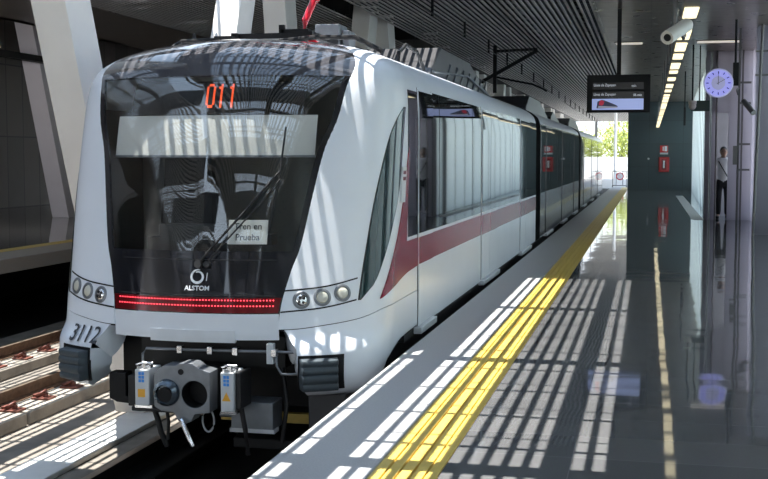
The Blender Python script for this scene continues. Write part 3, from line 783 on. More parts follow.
mb = MB(); HZ.append(mb)
mb.tube([(XC - .28, YF + .1, -.36), (XC - .25, YF + .1, -.45), (XC - .235, YF + .12, -.55), (XC - .20, YF + .15, -.66)], .022, 8)
mb = MB(); HZ.append(mb)
mb.tube([(XC - .18, YF + .1, -.36), (XC - .165, YF + .1, -.46), (XC - .18, YF + .12, -.60)], .014, 8)
mb = MB(); HZ.append(mb)
mb.tube([(XC + .40, YF + .12, -.34), (XC + .43, YF + .12, -.5), (XC + .42, YF + .2, -.70)], .02, 8)
mb = MB(); HZ.append(mb)
mb.tube([(XC + .60, YF + .5, -.1), (XC + .66, YF + .4, -.35), (XC + .62, YF + .4, -.65)], .018, 8)
for mb in HZ: mb.build('air_hose', M_rubber, cp, smooth=50)
MB().tube([(XC + .13 + .045 * math.cos(a), YF + .15, -.45 + .085 * math.sin(a)) for a in [2 * PI * k / 20 for k in range(21)]], .008, 8).build('hose_ring', M_lgrey, cp, smooth=50)
mb = MB().box((XC + .27, YF + .25, -.53), (XC + .60, YF + .48, -.32)).cyl((XC + .17, YF + .28, -.43), (XC + .27, YF + .28, -.43), .018)
ab = mb.build('air_valve_box', M_grey, cp, bevel=.008)
MB().box((XC + .26, YF + .245, -.55), (XC + .61, YF + .36, -.52)).build('valve_box_rim', M_lgrey, ab)
# a second dark case under the right fairing
MB().box((XC + .83, 8.15, -.55), (XC + 1.12, 8.6, -.26)).build('sand_box', mat('dark_grey_case', (.035, .036, .04), rough=.5), train, bevel=.012)

# ---- roof
un = thing('roof_unit', 'x', 'x'); del un['label']; del un['category']; un.parent = train; un.location = (0, 0, 0)
def roofunit(y0, y1, zt, par):
    xs = 0.78
    pr = [(y0, 2.40), (y0 + .1, 2.55), (y0 + .75, zt), (y1 - 2.3, zt), (y1 - .2, 2.5), (y1, 2.40)]
    return MB().prism([(XC - xs, y, z) for y, z in pr], (2 * xs, 0, 0)).build('roof_unit_casing', M_roofunit, par, bevel=.02)
roofunit(13.3, 18.6, 2.84, un)
mb = MB()
for k in range(7):
    y = 14.3 + k * .55; mb.tube([(XC + .79, y, 2.42), (XC + .79, y + .35, 2.66), (XC + .6, y + .45, 2.87 if y < 16.3 else 2.75)], .014, 6)
mb.tube([(XC + .80, 13.4, 2.50), (XC + .80, 16, 2.62), (XC + .80, 18.4, 2.46)], .016, 6)
mb.build('roof_unit_ribs', M_grey, un, smooth=50)
roofunit(24.0, 29.5, 2.80, train).name = 'roof_unit'; roofunit(30.2, 33.2, 2.7, train).name = 'roof_unit'; roofunit(37, 43, 2.75, train).name = 'roof_unit'
MB().tube([(XC + .70, 11.9, 2.42), (XC + .70, 11.95, 2.60), (XC + .72, 12.2, 2.70), (XC + .76, 12.6, 2.66), (XC + .78, 12.9, 2.50), (XC + .70, 13.3, 2.52)], .022, 8).build('roof_cable', M_rubber, train, smooth=50)
mb = MB().tube([(XC - .95, 9.75, 2.46), (XC - .86, 9.85, 2.545), (XC - .5, 9.9, 2.56), (XC - .45, 9.9, 2.54)], .018).box((XC - .55, 9.85, 2.50), (XC - .38, 10.0, 2.585)).tube([(XC + .05, 9.9, 2.53), (XC + .4, 9.9, 2.56), (XC + .75, 9.9, 2.55), (XC + .98, 9.95, 2.43)], .022)
mb.build('roof_conduit', M_fix, train, smooth=40)
for x in (-.80, -.585): MB().lathe([(.055, 0), (.05, .02), (.022, .07), (.008, .13)], (XC + x, 10.0, 2.50), (0, 0, 1), 16).build('antenna', M_rubber if x < -.7 else M_lgrey, train, smooth=60)
# pantograph
pg = thing('pantograph', 'x', 'x'); del pg['label']; del pg['category']; pg.parent = train; pg.location = (0, 0, 0)
mb = MB()
for s in (-.42, .30):
    mb.bar((XC + s, 10.0, 2.60), (XC + s, 12.6, 2.62), .05)
for y in (10.1, 11.0, 12.4): mb.bar((XC - .42, y, 2.60), (XC + .30, y, 2.60), .05)
mb.box((XC - .02, 10.1, 2.58), (XC + .03, 10.14, 2.70)).box((XC + .0, 10.1, 2.62), (XC + .26, 10.3, 2.66))
mb.build('pantograph_base', M_fix, pg)
for x, y in ((-.42, 10.1), (.30, 10.1), (-.42, 12.4), (.30, 12.4)):
    MB().lathe([(.04, 0), (.06, .02), (.03, .03), (.06, .05), (.03, .06), (.05, .08), (.03, .10)], (XC + x, y, 2.49), (0, 0, 1), 14).build('insulator', M_redins, pg, smooth=50)
MB().tube([(XC + .20, 10.15, 2.60), (XC + .215, 10.16, 2.74), (XC + .27, 10.25, 2.93)], .034, 10).tube([(XC + .27, 10.25, 2.92), (XC + .33, 10.75, 3.15), (XC + .05, 11.6, 3.30)], .030, 10).build('lower_arm', M_redins, pg, smooth=60)
MB().tube([(XC + .05, 11.6, 3.30), (XC + .0, 10.6, 3.62)], .022, 8).tube([(XC - .5, 10.6, 3.60), (XC - .38, 10.6, 3.63), (XC + .38, 10.6, 3.63), (XC + .5, 10.6, 3.60)], .016, 8).build('upper_arm', M_redins, pg, smooth=60)
MB().box((XC + .085, 10.9, 2.55), (XC + .335, 11.2, 2.79)).box((XC + .35, 10.95, 2.55), (XC + .42, 11.2, 2.73)).build('roof_box', M_grey, train, bevel=.01)
# ---------------------------------------------------------------- paper sign in the windscreen
sg = thing('paper_sign', 'white paper notice reading Tren en Prueba behind the windscreen', 'sign', on(.37, .86, -.03))
MB().slab(lambda u, v: S(lerp(.235, .535, u), lerp(.855, 1.035, v), -.016), lambda u, v: S(lerp(.235, .535, u), lerp(.855, 1.035, v), -.018), 6, 3).build('sheet', M_paper, sg)
mb = MB()
for w, z in (('Tren en', .985), ('Prueba', .905)):
    V, F = text_geo(w, .066, bold=.001); mb.add([S(.385 + x, z + y, -.0145) for x, y, *_ in V], F)
mb.build('lettering', M_text, sg)

# ---------------------------------------------------------------- slanted columns between the tracks
def column(yr, zr, lean, d, lab, w=.33, x1=-4.95, z0=-1.10, z1=5.0, grp='slanted columns between the tracks', m=None):
    y = lambda z: yr + lean * (z - zr)
    mb = MB().hexa([(x1 - w, y(z0), z0), (x1, y(z0), z0), (x1, y(z0) + d, z0), (x1 - w, y(z0) + d, z0), (x1 - w, y(z1), z1), (x1, y(z1), z1), (x1, y(z1) + d, z1), (x1 - w, y(z1) + d, z1)])
    o = mb.build('slanted_column', m or M_col, bevel=.01); return tag(o, lab, 'column', grp)
column(9.2, 2.86, -.38, .5, 'large off-white slanted column rising just behind the left flank of the cab')
column(13.64, 3.44, .42, .52, 'slanted column with sun-barred face above the cab roof, leaning away at the top')
column(15.42, 3.6, -.2, .52, 'off-white slanted column beside the sun-barred one, left of the red pantograph')
column(20.3, 3.7, .35, .6, 'grey slanted column behind the box right of the red pantograph')
column(21.9, 3.9, -.3, .6, 'grey slanted column just right of the one behind the roof box')
names = ['third', 'fourth', 'fifth', 'sixth', 'seventh', 'eighth', 'ninth']
for i in range(7):
    y = 27.0 + 6.6 * i
    column(y, 4, .38, .55, 'near leg of the %s pair of slanted columns along the train' % names[i]); column(y + 1.6, 4, -.38, .55, 'far leg of the %s pair of slanted columns along the train' % names[i])
column(24.4, 4.75, -.34, .7, 'slanted column standing on the far platform before the brown wall', w=.45, x1=-14.0, z0=0, z1=4.75, grp='slanted columns on the far platform', m=M_col2)
column(17.2, 4.75, .34, .7, 'slanted column on the far platform at the picture edge', w=.45, x1=-14.0, z0=0, z1=4.75, grp='slanted columns on the far platform', m=M_col2)
# far platform fittings
tr = MB().box((-13.75, 8, 3.66), (-13.55, 40, 3.80))
y = 9
while y < 24: tr.bar((-13.65, y, 3.8), (-13.65, y, 4.75), .03); y += 3.
tag(tr.build('cable_tray', M_fix), 'dark cable tray hanging along the far platform', 'cable tray')
wl = thing('wall_lamp', 'thin upright yellow light strip on the brown wall', 'wall lamp', (-18.35, 28.8, 2.6))
MB().box((-18.40, 28.70, 2.6), (-18.34, 28.9, 4.0)).build('lamp_body', M_lampbody, wl); MB().box((-18.34, 28.72, 2.62), (-18.32, 28.88, 3.98)).build('diffuser', emitter('amber_diffuser', (1., .62, .15), 1.0), wl)
wl = thing('ceiling_lamp', 'slim bright strip light under the far soffit left of the cab roof', 'ceiling lamp', (-12.6, 20, 3.9))
MB().box((-13.3, 19.95, 3.60), (-12.1, 20.05, 3.70)).bar((-13.0, 20, 3.7), (-13.0, 20, 4.75), .02).bar((-12.3, 20, 3.7), (-12.3, 20, 4.75), .02).build('lamp_body', M_lampbody, wl); MB().box((-13.29, 19.94, 3.59), (-12.11, 19.98, 3.64)).build('diffuser', M_lamp, wl)
ll = bpy.data.lights.new('ceiling_lamp_light', 'AREA'); ll.shape = 'RECTANGLE'; ll.size = 1.2; ll.size_y = .06; ll.energy = 70; ll.color = (1, .93, .85)
lo = bpy.data.objects.new('ceiling_lamp_light', ll); COL.objects.link(lo); lo.location = (-12.7, 20.0, 3.57); lo.rotation_euler = Vector((-.25, .6, -1)).to_track_quat('-Z', 'Y').to_euler()
tag(MB().lathe([(.10, 0), (.10, .03), (.07, .06), (.02, .07)], (-11.60, 20.6, 4.38), (1, 0, 0), 20).build('loudspeaker', M_pipe, smooth=50), 'round grey loudspeaker on the far soffit upstand', 'loudspeaker')

# ---------------------------------------------------------------- overhead line
cw = thing('catenary', 'overhead contact wire with short droppers above the train', 'overhead wire', (XC, 8, 3.64))
MB().tube([(XC, 3, 3.66), (XC + .1, 26, 3.66), (XC - .1, 60, 3.66), (XC, 85, 3.66)], .009, 6).tube([(XC, 3, 3.93), (XC + .1, 26, 3.93), (XC - .1, 60, 3.93), (XC, 85, 3.93)], .007, 6).build('wire', M_fix, cw)
for k in range(24):
    y = 8 + 3.2 * k; MB().box((XC - .02, y, 3.66), (XC + .02, y + .03, 3.94)).build('dropper', M_fix, cw)
br = thing('catenary_bracket', 'black steel cantilever bracket hanging above the middle of the train', 'bracket', (-3.41, 26, 2.9))
MB().box((-3.45, 25.95, 2.94), (-3.37, 26.05, 4.0)).build('post', M_fix, br)
mb = MB().bar((-3.75, 26, 3.17), (-2.46, 26, 3.87), .075); mb.bar((-3.41, 26, 3.87), (-2.46, 26, 3.90), .06); mb.build('cantilever_arm', M_fix, br)
MB().tube([(-3.41, 26, 3.30), (-2.75, 26, 3.16), (-2.55, 26, 3.12), (-2.24, 26, 2.97)], .022, 8).build('steady_arm', M_fix, br, smooth=50)
mb = MB()
for k in range(9): mb.lathe([(.03, 0), (.06, .02), (.03, .04)], (-3.30 + k * .09, 26, 3.875), (1, 0, 0), 10)
mb.build('insulator', M_rubber, br, smooth=50)

# ---------------------------------------------------------------- hung things over the platform
lt = thing('line_light', 'long hanging line of lit and dark lamp segments over the platform', 'lamp', (.36, 10, 2.85))
body = MB().box((.28, 3, 2.86), (.44, 53.9, 2.95)).build('lamp_body', M_lampbody, lt)
y = 6.0; k = 0; mb = None
rng = random.Random(3)
while y < 53.5:
    L = rng.choice([.5, .75, 1.0]); MB().box((.295, y, 2.845), (.425, y + L, 2.86)).build('diffuser', M_lamp, lt); y += L + rng.choice([.5, .8, 1.1])
y = 8.5
while y < 54: MB().cyl((.36, y, 2.95), (.36, y, 4.0), .012, n=8).build('hanger_rod', M_lampbody, lt); y += 4.5
# cctv cameras
cc = thing('security_camera', 'cream tube security camera hanging beside the line light', 'camera', (.21, 10.6, 2.6))
a, b = Vector((.135, 10.42, 2.535)), Vector((.335, 10.80, 2.70)); d = (b - a).normalized()
MB().lathe([(.052, .012), (.060, 0), (.062, .02), (.062, .40), (.05, .43)], a, d, 26).build('housing', M_cam, cc, smooth=40)
MB().lathe([(.050, .02), (.034, .014), (.032, .004), (.010, .002)], a, d, 22).build('lens', M_fix, cc, smooth=40)
MB().tube([(a + d * .3 + Vector((0, 0, -.05))), (a + d * .34 + Vector((.0, .02, -.10))), (.30, 10.86, 2.60), (.27, 10.86, 2.72), (.215, 10.86, 2.78)], .016, 8).build('bracket', M_lampbody, cc, smooth=50)
MB().cyl((.215, 10.86, 2.70), (.215, 10.86, 4.0), .022, n=12).build('pole', M_lampbody, cc, smooth=40)
cc = thing('security_camera', 'dark tube security camera on the façade pole below the clock', 'camera', (1.6, 22.4, 2.6))
a, b = Vector((1.84, 22.0, 2.30)), Vector((1.60, 22.5, 2.66)); d = (b - a).normalized()
MB().lathe([(.05, 0), (.052, .01), (.052, .42), (.04, .44)], a, d, 18).build('housing', M_pipe, cc, smooth=40); MB().tube([b, (1.58, 22.6, 2.75), (1.63, 22.9, 2.8)], .018).build('bracket', M_pipe, cc, smooth=40)
# departure display
dp = thing('departure_display', 'black hanging departure screen with two text rows and a train picture', 'display', (-.52, 20, 2.25))
MB().box((-1.05, 20, 2.255), (.005, 20.14, 2.89)).build('case', M_fix, dp, bevel=.01)
MB().box((-.555, 20.03, 2.88), (-.485, 20.10, 4.0)).build('pole', M_fix, dp)
M_scr = mat('screen_row_black', (.008, .009, .011), rough=.15)
for z in (2.70, 2.545):
    MB().box((-.955, 19.992, z - .055), (-.10, 20.0, z + .06)).build('screen_row', M_scr, dp)
M_scrt = emitter('screen_text', (.62, .65, .72), .55)
for w, x, z in (('Línea de Zapopan', -.935, 2.715), ('min', -.305, 2.70), ('Línea de Zapopan', -.935, 2.560), ('06 min', -.275, 2.545)):
    V, F = text_geo(w, .062, 'LEFT'); MB().add([(x + p[0] * .83, 19.988, z + p[1]) for p in V], F).build('screen_text', M_scrt, dp)
pic = MB().box((-.96, 19.990, 2.30), (-.105, 20.0, 2.485)).build('screen_picture', emitter('screen_pale_blue', (.30, .36, .62), .8), dp)
MB().prism([(-.885, 19.988, 2.325), (-.87, 19.988, 2.44), (-.80, 19.988, 2.47), (-.74, 19.988, 2.455), (-.57, 19.988, 2.385), (-.53, 19.988, 2.36), (-.54, 19.988, 2.33)], (0, .002, 0)).build('pictured_train', emitter('screen_dark', (.03, .035, .07), .6), pic)
MB().prism([(-.845, 19.985, 2.385), (-.83, 19.985, 2.455), (-.79, 19.985, 2.462), (-.755, 19.985, 2.44), (-.765, 19.985, 2.395), (-.80, 19.985, 2.37)], (0, .002, 0)).build('pictured_cab', emitter('screen_red', (.45, .03, .06), .5), pic)
MB().prism([(-.86, 19.986, 2.335), (-.85, 19.986, 2.365), (-.54, 19.986, 2.35), (-.53, 19.986, 2.33)], (0, .002, 0)).build('pictured_floor', emitter('screen_grey', (.35, .36, .45), .5), pic)
# clock
ck = thing('station_clock', 'round lit blue-white station clock showing two', 'clock', (1.215, 22, 2.85))
c = Vector((1.215, 22, 2.85))
MB().lathe([(.262, .10), (.266, .02), (.258, 0), (.240, -.004), (.236, .01)], c, (0, 1, 0), 44, (1, 0)).build('rim', mat('clock_rim', (.50, .50, .66), rough=.35, emit=(.5, .5, .9), estr=.3), ck, smooth=40)
MB().cyl(c + Vector((0, .012, 0)), c + Vector((0, .02, 0)), .238, n=44).build('dial', emitter('clock_dial_light', (.32, .32, .78), .72), ck)
MB().cyl(c + Vector((0, .008, 0)), c + Vector((0, .013, 0)), .13, n=36).build('dial_centre', emitter('clock_dial_grey', (.33, .33, .52), .55), ck)
mb = MB()
for k in range(12):
    a = k * PI / 6; u = Vector((math.sin(a), 0, math.cos(a))); mb.bar(c + u * .17 + Vector((0, .008, 0)), c + u * .215 + Vector((0, .008, 0)), .006, .022)
mb.build('hour_marks', mat('clock_marks', (.10, .10, .30), rough=.4), ck)
MB().bar(c + Vector((0, .002, -.03)), c + Vector((0, .002, .20)), .022, .006).build('minute_hand', M_text, ck)
u = Vector((math.sin(PI / 3), 0, math.cos(PI / 3))); MB().bar(c + Vector((0, -.002, 0)) - u * .03, c + Vector((0, -.002, 0)) + u * .135, .028, .006).build('hour_hand', M_text, ck)
MB().box((1.47, 22.02, 2.80), (1.57, 22.14, 3.22)).box((1.44, 22.03, 2.81), (1.48, 22.1, 2.89)).build('mount_box', M_fix, ck, bevel=.005)
MB().cyl((1.515, 22.08, 3.2), (1.515, 22.08, 4.0), .022, n=10).build('pole', M_fix, ck)
# exit sign with dome camera
ex = thing('hanging_sign', 'dark green hanging sign panel left of the clock', 'sign', (1.1, 27, 2.5))
MB().box((.90, 27, 2.53), (1.315, 27.06, 2.77)).build('panel', mat('dark_green_sign', (.015, .05, .038), rough=.35), ex, bevel=.005)
MB().cyl((1.09, 27.03, 2.77), (1.09, 27.03, 4.0), .014, n=8).build('rod', M_fix, ex)
dc = thing('dome_camera', 'small cream dome camera hanging beside the green sign', 'camera', (.93, 26.8, 2.58))
MB().sphere((.93, 26.85, 2.64), .085, 16, 10).cyl((.93, 26.85, 2.68), (.93, 26.85, 2.76), .09).build('dome', M_cam, dc, smooth=50); MB().cyl((.93, 26.85, 2.76), (.93, 26.85, 4.0), .018, n=8).build('rod', M_fix, dc)
hr = thing('hanging_rod', 'thin black rod with a dark sensor tube hanging before the teal wall', 'sensor', (1.0, 35, 2.4))
MB().cyl((1.0, 35, 2.9), (1.0, 35, 4.0), .018, n=8).build('rod', M_fix, hr); MB().cyl((1.0, 35, 2.42), (1.0, 35, 2.95), .035, n=10).build('tube', M_fix, hr)
# bright patches of the ceiling, made as faintly glowing panels
for x0, x1, lab in ((-.78, -.15, 'short glowing panel in the ceiling just left of the display pole'), (.95, 1.9, 'short glowing panel in the ceiling above the dark green sign')):
    t = thing('ceiling_glow_panel', lab, 'ceiling lamp', (x0, 26, 3.98)); MB().box((x0, 25.8, 3.985), (x1, 26.3, 4.0)).build('frame', M_lampbody, t); MB().box((x0 + .03, 25.83, 3.978), (x1 - .03, 26.27, 3.985)).build('diffuser', emitter('glow_panel_face', (.9, .82, .70), .55), t)

# ---------------------------------------------------------------- end wall fittings
es = thing('extinguisher_sign', 'small red and white fire equipment sign on the teal wall', 'sign', (.66, 53.98, 1.64))
MB().box((.48, 53.975, 1.70), (.84, 53.998, 2.02)).build('plate', mat('sign_red', (.55, .02, .02), rough=.4), es); MB().box((.68, 53.97, 1.76), (.80, 53.976, 1.99)).box((.60, 53.97, 1.78), (.65, 53.976, 1.97)).build('pictogram', M_wtext, es); MB().box((.48, 53.975, 1.62), (.84, 53.998, 1.70)).build('caption_strip', M_lgrey, es)
ec = thing('extinguisher_cabinet', 'red fire extinguisher cabinet on the teal wall below its sign', 'fire cabinet', (.66, 53.95, .82))
bx = MB().box((.44, 53.82, .82), (.90, 53.998, 1.50)).build('body', mat('cabinet_red', (.42, .012, .015), rough=.3), ec, bevel=.02)
MB().box((.56, 53.812, .92), (.78, 53.82, 1.40)).build('door', mat('cabinet_dark_red', (.20, .01, .012), rough=.2), ec)
MB().cyl((.66, 53.805, 1.0), (.66, 53.805, 1.25), .035, n=12).sphere((.66, 53.805, 1.26), .035, 10, 8).box((.62, 53.79, 1.28), (.70, 53.81, 1.33)).build('extinguisher_emblem', M_wtext, ec, smooth=40)
tag(MB().cyl((-.02, 53.95, 1.42), (-.02, 54.0, 1.42), .05, n=14).build('wall_button', M_lgrey), 'tiny pale round button on the teal wall', 'button')

# ---------------------------------------------------------------- façade details at the right
ov = column(23.2, 0, 0.0, .5, 'wide lilac grey pier at the right edge of the picture', w=.75, x1=2.76, z0=0, z1=4.0, grp='facade piers', m=M_lilac)
ov.name = 'facade_pier'
for i, y in enumerate((18.4, 13.6, 8.8, 4.0, -.6, -5.4, -10.2)):
    o = MB().hexa([(2.7, y, 0), (3.15, y, 0), (3.15, y + .9, 0), (2.7, y + .9, 0), (2.7, y + .5, 4), (3.15, y + .5, 4), (3.15, y + 1.4, 4), (2.7, y + 1.4, 4)]).build('facade_pier', M_lilac, bevel=.01)
    tag(o, 'lilac grey pier of the right façade beyond the picture edge', 'pier', 'facade piers beyond the picture edge')
mb = MB(); y = -35.
while y < 23: mb.box((3.16, y + .02, 0), (3.2, y + 2.36, 4.0)); y += 2.4
struct(mb.build('window_2', M_frost), 'green frosted glazing between the piers', 'glazing')
def pipe(x, y, r, lab, brs=(), z1=4.0, x2=None):
    t = thing('facade_pipe', lab, 'pipe', (x, y, 0)); MB().cyl((x, y, 0), (x2 if x2 else x, y, z1), r, n=12).build('tube', M_pipe, t, smooth=40)
    for z in brs: MB().box((x - .02, y - .02, z - .02), (x + .22, y + .02, z + .02)).build('bracket', M_pipe, t)
    return t
pipe(1.545, 28.45, .022, 'thin upright pipe left of the guard')
pipe(1.70, 23.6, .022, 'thin upright pipe with brackets right of the guard', (2.55, 2.95, 1.25, 1.75))
pipe(1.96, 23.0, .028, 'thicker upright pipe beside the wide lilac pier', (3.05, 3.5), x2=2.06)
pipe(2.13, 28.5, .02, 'thin upright pipe on the lilac panels behind the camera pole')
jb = tag(MB().box((1.60, 23.52, 1.35), (1.68, 23.62, 1.72)).build('junction_box', M_pipe, bevel=.004), 'small upright junction box on the façade pipe right of the guard', 'junction box')

# ---------------------------------------------------------------- beyond the platform end
struct(MB().box((-30, 58, -1.0), (30, 140, -.05)).box((3.3, -60, -1.0), (60, 58, -.05)).box((-60, -90, -1.7), (60, -36, -1.65)).box((-60, -36, -1.7), (-18.8, 140, -1.65)).build('terrain', M_out), 'pale paved ground beyond the station', 'ground')
struct(MB().box((-14, 88, -.1), (20, 88.4, 1.5)).build('wall_outside', mat('white_parapet', (.75, .74, .72), rough=.8)), 'white parapet wall beyond the station', 'parapet')
bg = thing('barrier_gate', 'small grey barrier with a round red no-entry sign at the platform end', 'barrier', (-1.45, 60, 0))
mb = MB()
for p, q in (((-1.8, 0.05), (-1.8, .78)), ((-1.1, .05), (-1.1, .78)), ((-1.8, .78), (-1.1, .78)), ((-1.8, .05), (-1.1, .05)), ((-1.62, .05), (-1.62, .78)), ((-1.28, .05), (-1.28, .78))): mb.cyl((p[0], 60, p[1]), (q[0], 60, q[1]), .02, n=8)
for x in (-1.8, -1.1): mb.cyl((x, 60, -.1), (x, 60, .05), .03)
mb.build('frame', M_pipe, bg)
c = Vector((-1.43, 59.95, .52)); s1 = MB().cyl(c, c + Vector((0, .02, 0)), .2, n=28).build('round_sign', M_wtext, bg)
mb = MB().lathe([(.20, -.004), (.20, .0), (.15, 0), (.15, -.004), (.20, -.004)], c, (0, 1, 0), 28, (0, 0)); mb.bar(c + Vector((-.12, -.004, .12)), c + Vector((.12, -.004, -.12)), .035, .006); mb.build('red_ring', mat('sign_ring_red', (.55, .02, .03), rough=.4), s1)
tag(MB().cyl((-1.85, 66, -.1), (-1.85, 66, 3.97), .085, n=16).build('white_post', M_wtext, smooth=40), 'white round post beyond the platform end', 'post')
ms = thing('catenary_mast', 'grey mast with cross arms carrying the overhead lines beyond the train', 'mast', (-3.8, 86, 0))
MB().bar((-3.8, 86, -.1), (-3.8, 86, 6.8), .2).build('mast_post', M_pipe, ms); mb = MB()
for z, x0, x1 in ((5.4, -10.5, -1), (4.5, -7.6, -2.3), (6.1, -10.5, -1)): mb.bar((x0, 86, z), (x1, 86, z), .10)
mb.bar((-7.6, 86, 3.7), (-3.8, 86, 5.1), .08); mb.build('cross_arm', M_pipe, ms)
# trees
def tree(x, y, h, r, lab, n=2600):
    t = thing('tree', lab, 'tree', (x, y, 0), 'trees beyond the platform end')
    MB().tube([(x, y, -.1), (x + .1, y, h * .35), (x, y, h * .7)], lambda u: .16 * (1 - .6 * u), 8).build('trunk', M_bark, t, smooth=60)
    rr = random.Random(int(x * 10 + y)); mb = MB()
    for _ in range(n):
        a = rr.random() * 2 * PI; b = math.acos(2 * rr.random() - 1); q = r * rr.random() ** .4
        lump = 1 + .25 * math.sin(3 * a) * math.sin(2 * b)
        p = Vector((x + q * lump * math.sin(b) * math.cos(a), y + q * lump * math.sin(b) * math.sin(a), h * .55 + q * lump * math.cos(b) * h / (2.1 * r)))
        if p.z < .1: continue
        u = Vector((rr.uniform(-1, 1), rr.uniform(-1, 1), rr.uniform(-1, 1))).normalized(); v = u.orthogonal().normalized(); l = rr.uniform(.10, .22)
        mb.add([p, p + u * l + v * l * .35, p + u * 2 * l, p + u * l - v * l * .35], [(0, 1, 2, 3)])
    mb.build('foliage', M_tree, t, fixn=False)
tree(-2.2, 94, 4.6, 2.2, 'sunlit yellow-green tree directly behind the white post')
tree(.9, 99.5, 5.0, 2.2, 'sunlit yellow-green tree half hidden by the teal wall')
tree(-6.5, 100, 4.2, 2.2, 'sunlit tree mostly hidden by the end of the train')

# ---------------------------------------------------------------- the guard
pr = thing('person', 'guard in white shirt and black trousers standing half hidden in the façade doorway', 'person', (1.76, 29.05, 0))
def skin(name, verts, edges, radii, m, parent, root=0, sub=2):
    me = bpy.data.meshes.new(name); me.from_pydata([Vector(v) - parent_loc(parent) for v in verts], edges, [])
    o = bpy.data.objects.new(name, me); COL.objects.link(o); o.parent = parent; me.materials.append(m)
    s = o.modifiers.new('skin', 'SKIN'); s.use_smooth_shade = True
    for i, r in enumerate(radii):
        d = me.skin_vertices[0].data[i]; d.radius = r if isinstance(r, tuple) else (r, r); d.use_root = (i == root)
    ss = o.modifiers.new('sub', 'SUBSURF'); ss.levels = sub; ss.render_levels = sub
    return o
def parent_loc(p):
    off = Vector((0, 0, 0))
    while p is not None: off += p.location; p = p.parent
    return off
PX, PY = 1.76, 29.05
B = lambda x, y, z: (PX + x, PY + y, z)
bv_ = [B(0, 0, .92), B(0, 0, 1.10), B(0, .01, 1.30), B(0, .02, 1.43), B(0, .0, 1.50), B(0, -.02, 1.56),
       B(.10, 0, .84), B(.10, -.01, .46), B(.10, .02, .09), B(.11, -.13, .035),
       B(-.10, 0, .84), B(-.10, -.02, .46), B(-.10, .02, .09), B(-.13, -.13, .035),
       B(.185, .01, 1.38), B(.23, .03, 1.10), B(.22, -.04, .86), B(-.185, .01, 1.38), B(-.235, .03, 1.10), B(-.25, -.05, .86)]
be = [(0, 1), (1, 2), (2, 3), (3, 4), (4, 5), (0, 6), (6, 7), (7, 8), (8, 9), (0, 10), (10, 11), (11, 12), (12, 13), (3, 14), (14, 15), (15, 16), (3, 17), (17, 18), (18, 19)]
brd = [(.11, .08), (.11, .08), (.13, .09), (.11, .08), (.052, .055), (.05, .055), .085, .060, .042, .04, .085, .060, .042, .04, .055, .042, .030, .055, .042, .030]
M_skin = mat('skin', (.20, .11, .075), rough=.55, var=.05)
skin('body', bv_, be, brd, M_skin, pr)
# shirt, trousers, shoes, hair as clothing shells
skin('shirt', [B(0, 0, .80), B(0, 0, 1.10), B(0, .01, 1.30), B(0, .02, 1.42), B(0, .0, 1.49), B(.185, .01, 1.385), B(.222, .025, 1.16), B(-.185, .01, 1.385), B(-.227, .025, 1.16)], [(0, 1), (1, 2), (2, 3), (3, 4), (3, 5), (5, 6), (3, 7), (7, 8)],
     [(.155, .112), (.152, .11), (.165, .118), (.135, .10), (.06, .062), .067, .056, .067, .056], mat('white_shirt', (.62, .62, .64), rough=.85), pr)
skin('trousers', [B(0, 0, 1.03), B(0, 0, .88), B(.10, 0, .80), B(.10, -.01, .46), B(.10, .02, .09), B(-.10, 0, .80), B(-.10, -.02, .46), B(-.10, .02, .09)], [(0, 1), (1, 2), (2, 3), (3, 4), (1, 5), (5, 6), (6, 7)],
     [(.155, .112), (.155, .112), .095, .073, .062, .095, .073, .062], mat('black_trousers', (.013, .013, .016), rough=.9), pr)
for s in (1, -1):
    MB().sphere(B(s * .11 - (.02 if s < 0 else 0), -.07, .045), .13, 16, 10, (.42, 1.05, .36)).build('shoe', M_fix, pr, smooth=60)
hd = MB().sphere(B(0, -.01, 1.62), .105, 20, 14, (.80, .95, 1.12)).build('head', M_skin, pr, smooth=60)
MB().sphere(B(0, .012, 1.645), .112, 20, 14, (.82, .95, 1.0)).build('hair', mat('black_hair', (.01, .009, .009), rough=.6), hd, smooth=60)
mb = MB().prism([B(-.012, -.108, 1.63), B(.012, -.108, 1.63), B(0, -.135, 1.605)], (0, .02, 0)); mb.build('nose', M_skin, hd)
for s in (1, -1):
    MB().sphere(B(s * .035, -.098, 1.635), .012, 8, 6).build('eye', M_text, hd); MB().sphere(B(s * .086, -.005, 1.62), .025, 8, 6, (.4, .8, 1.2)).build('ear', M_skin, hd)
    hx = B(s * .235 - (.0), -.05, .86)
    hb = MB().sphere((hx[0], hx[1], hx[2] - .05), .045, 10, 8, (.55, .9, 1.1))
    for f in range(4): hb.tube([(hx[0], hx[1] - .03 + .02 * f, hx[2] - .08), (hx[0] - s * .006, hx[1] - .032 + .021 * f, hx[2] - .12), (hx[0] - s * .02, hx[1] - .03 + .02 * f, hx[2] - .15 - .008 * (1 if f in (1, 2) else 0))], .0095, 6)
    hb.tube([(hx[0], hx[1] - .035, hx[2] - .04), (hx[0] - s * .005, hx[1] - .065, hx[2] - .07), (hx[0] - s * .012, hx[1] - .068, hx[2] - .10)], .011, 6)
    hb.build('hand', M_skin, pr, smooth=60)
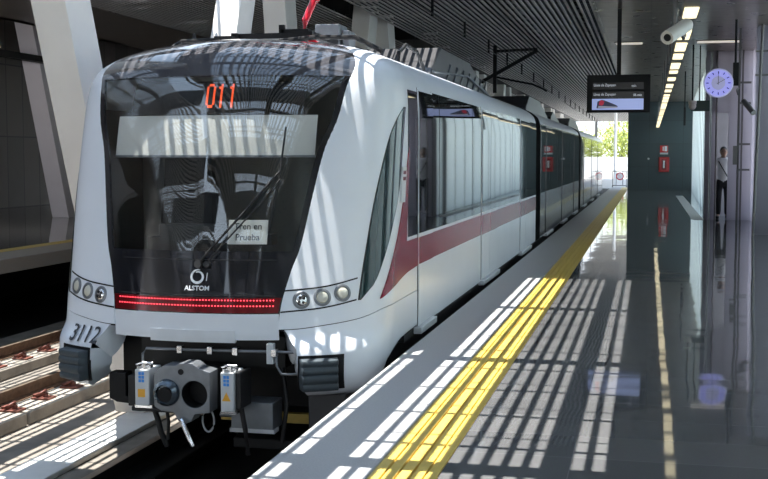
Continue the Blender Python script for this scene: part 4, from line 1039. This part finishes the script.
MB().prism([B(-.05, -.10, 1.59), B(.05, -.10, 1.585), B(.05, -.105, 1.58), B(-.05, -.105, 1.585)], (0, .004, 0)).build('mouth', mat('lips', (.16, .06, .05), rough=.5), hd)
tag_strap = MB().tube([B(-.12, -.10, 1.40), B(-.02, -.125, 1.22), B(.10, -.11, 1.02)], .014, 6).build('strap', M_fix, pr, smooth=50)

# ---------------------------------------------------------------- daylight and camera
w = bpy.data.worlds.new('hazy_noon_sky'); scene.world = w; w.use_nodes = True
nt = w.node_tree; N, L = nt.nodes, nt.links
tc = N.new('ShaderNodeTexCoord'); sp = N.new('ShaderNodeSeparateXYZ'); L.new(tc.outputs['Generated'], sp.inputs[0])
cr = N.new('ShaderNodeValToRGB'); e = cr.color_ramp.elements
e[0].position = 0; e[0].color = (.90, .95, 1, 1); e[1].position = .9; e[1].color = (.50, .70, 1, 1)
m1 = cr.color_ramp.elements.new(.25); m1.color = (.74, .86, 1, 1)
L.new(sp.outputs['Z'], cr.inputs['Fac']); L.new(cr.outputs['Color'], N['Background'].inputs['Color']); N['Background'].inputs['Strength'].default_value = SKY
sl = bpy.data.lights.new('sun', 'SUN'); sl.energy = SUN; sl.angle = math.radians(.27); sl.color = (1, .965, .90)
so = bpy.data.objects.new('sun', sl); COL.objects.link(so)
dv = Vector((.2, -.03, -1)).normalized(); so.rotation_euler = dv.to_track_quat('-Z', 'Y').to_euler(); so.location = (-2, 6, 12)
cam = bpy.data.cameras.new('camera'); cam.sensor_width = 36; cam.lens = 1150 * 36 / 768; cam.clip_end = 400; cam.clip_start = .05
co = bpy.data.objects.new('camera', cam); COL.objects.link(co); co.location = (0, 0, 1.5)
co.rotation_euler = (PI / 2 - math.radians(4.1033), 0, math.radians(12.9443)); scene.camera = co
scene.view_settings.view_transform = 'Standard'; scene.view_settings.look = 'None'; scene.view_settings.gamma = 1; scene.view_settings.exposure = EXPO
scene.view_settings.use_curve_mapping = False
scene.cycles.use_denoising = True; scene.cycles.max_bounces = 10; scene.cycles.diffuse_bounces = 5; scene.cycles.glossy_bounces = 5; scene.cycles.transparent_max_bounces = 12
scene.cycles.sample_clamp_indirect = 8; scene.cycles.caustics_reflective = False
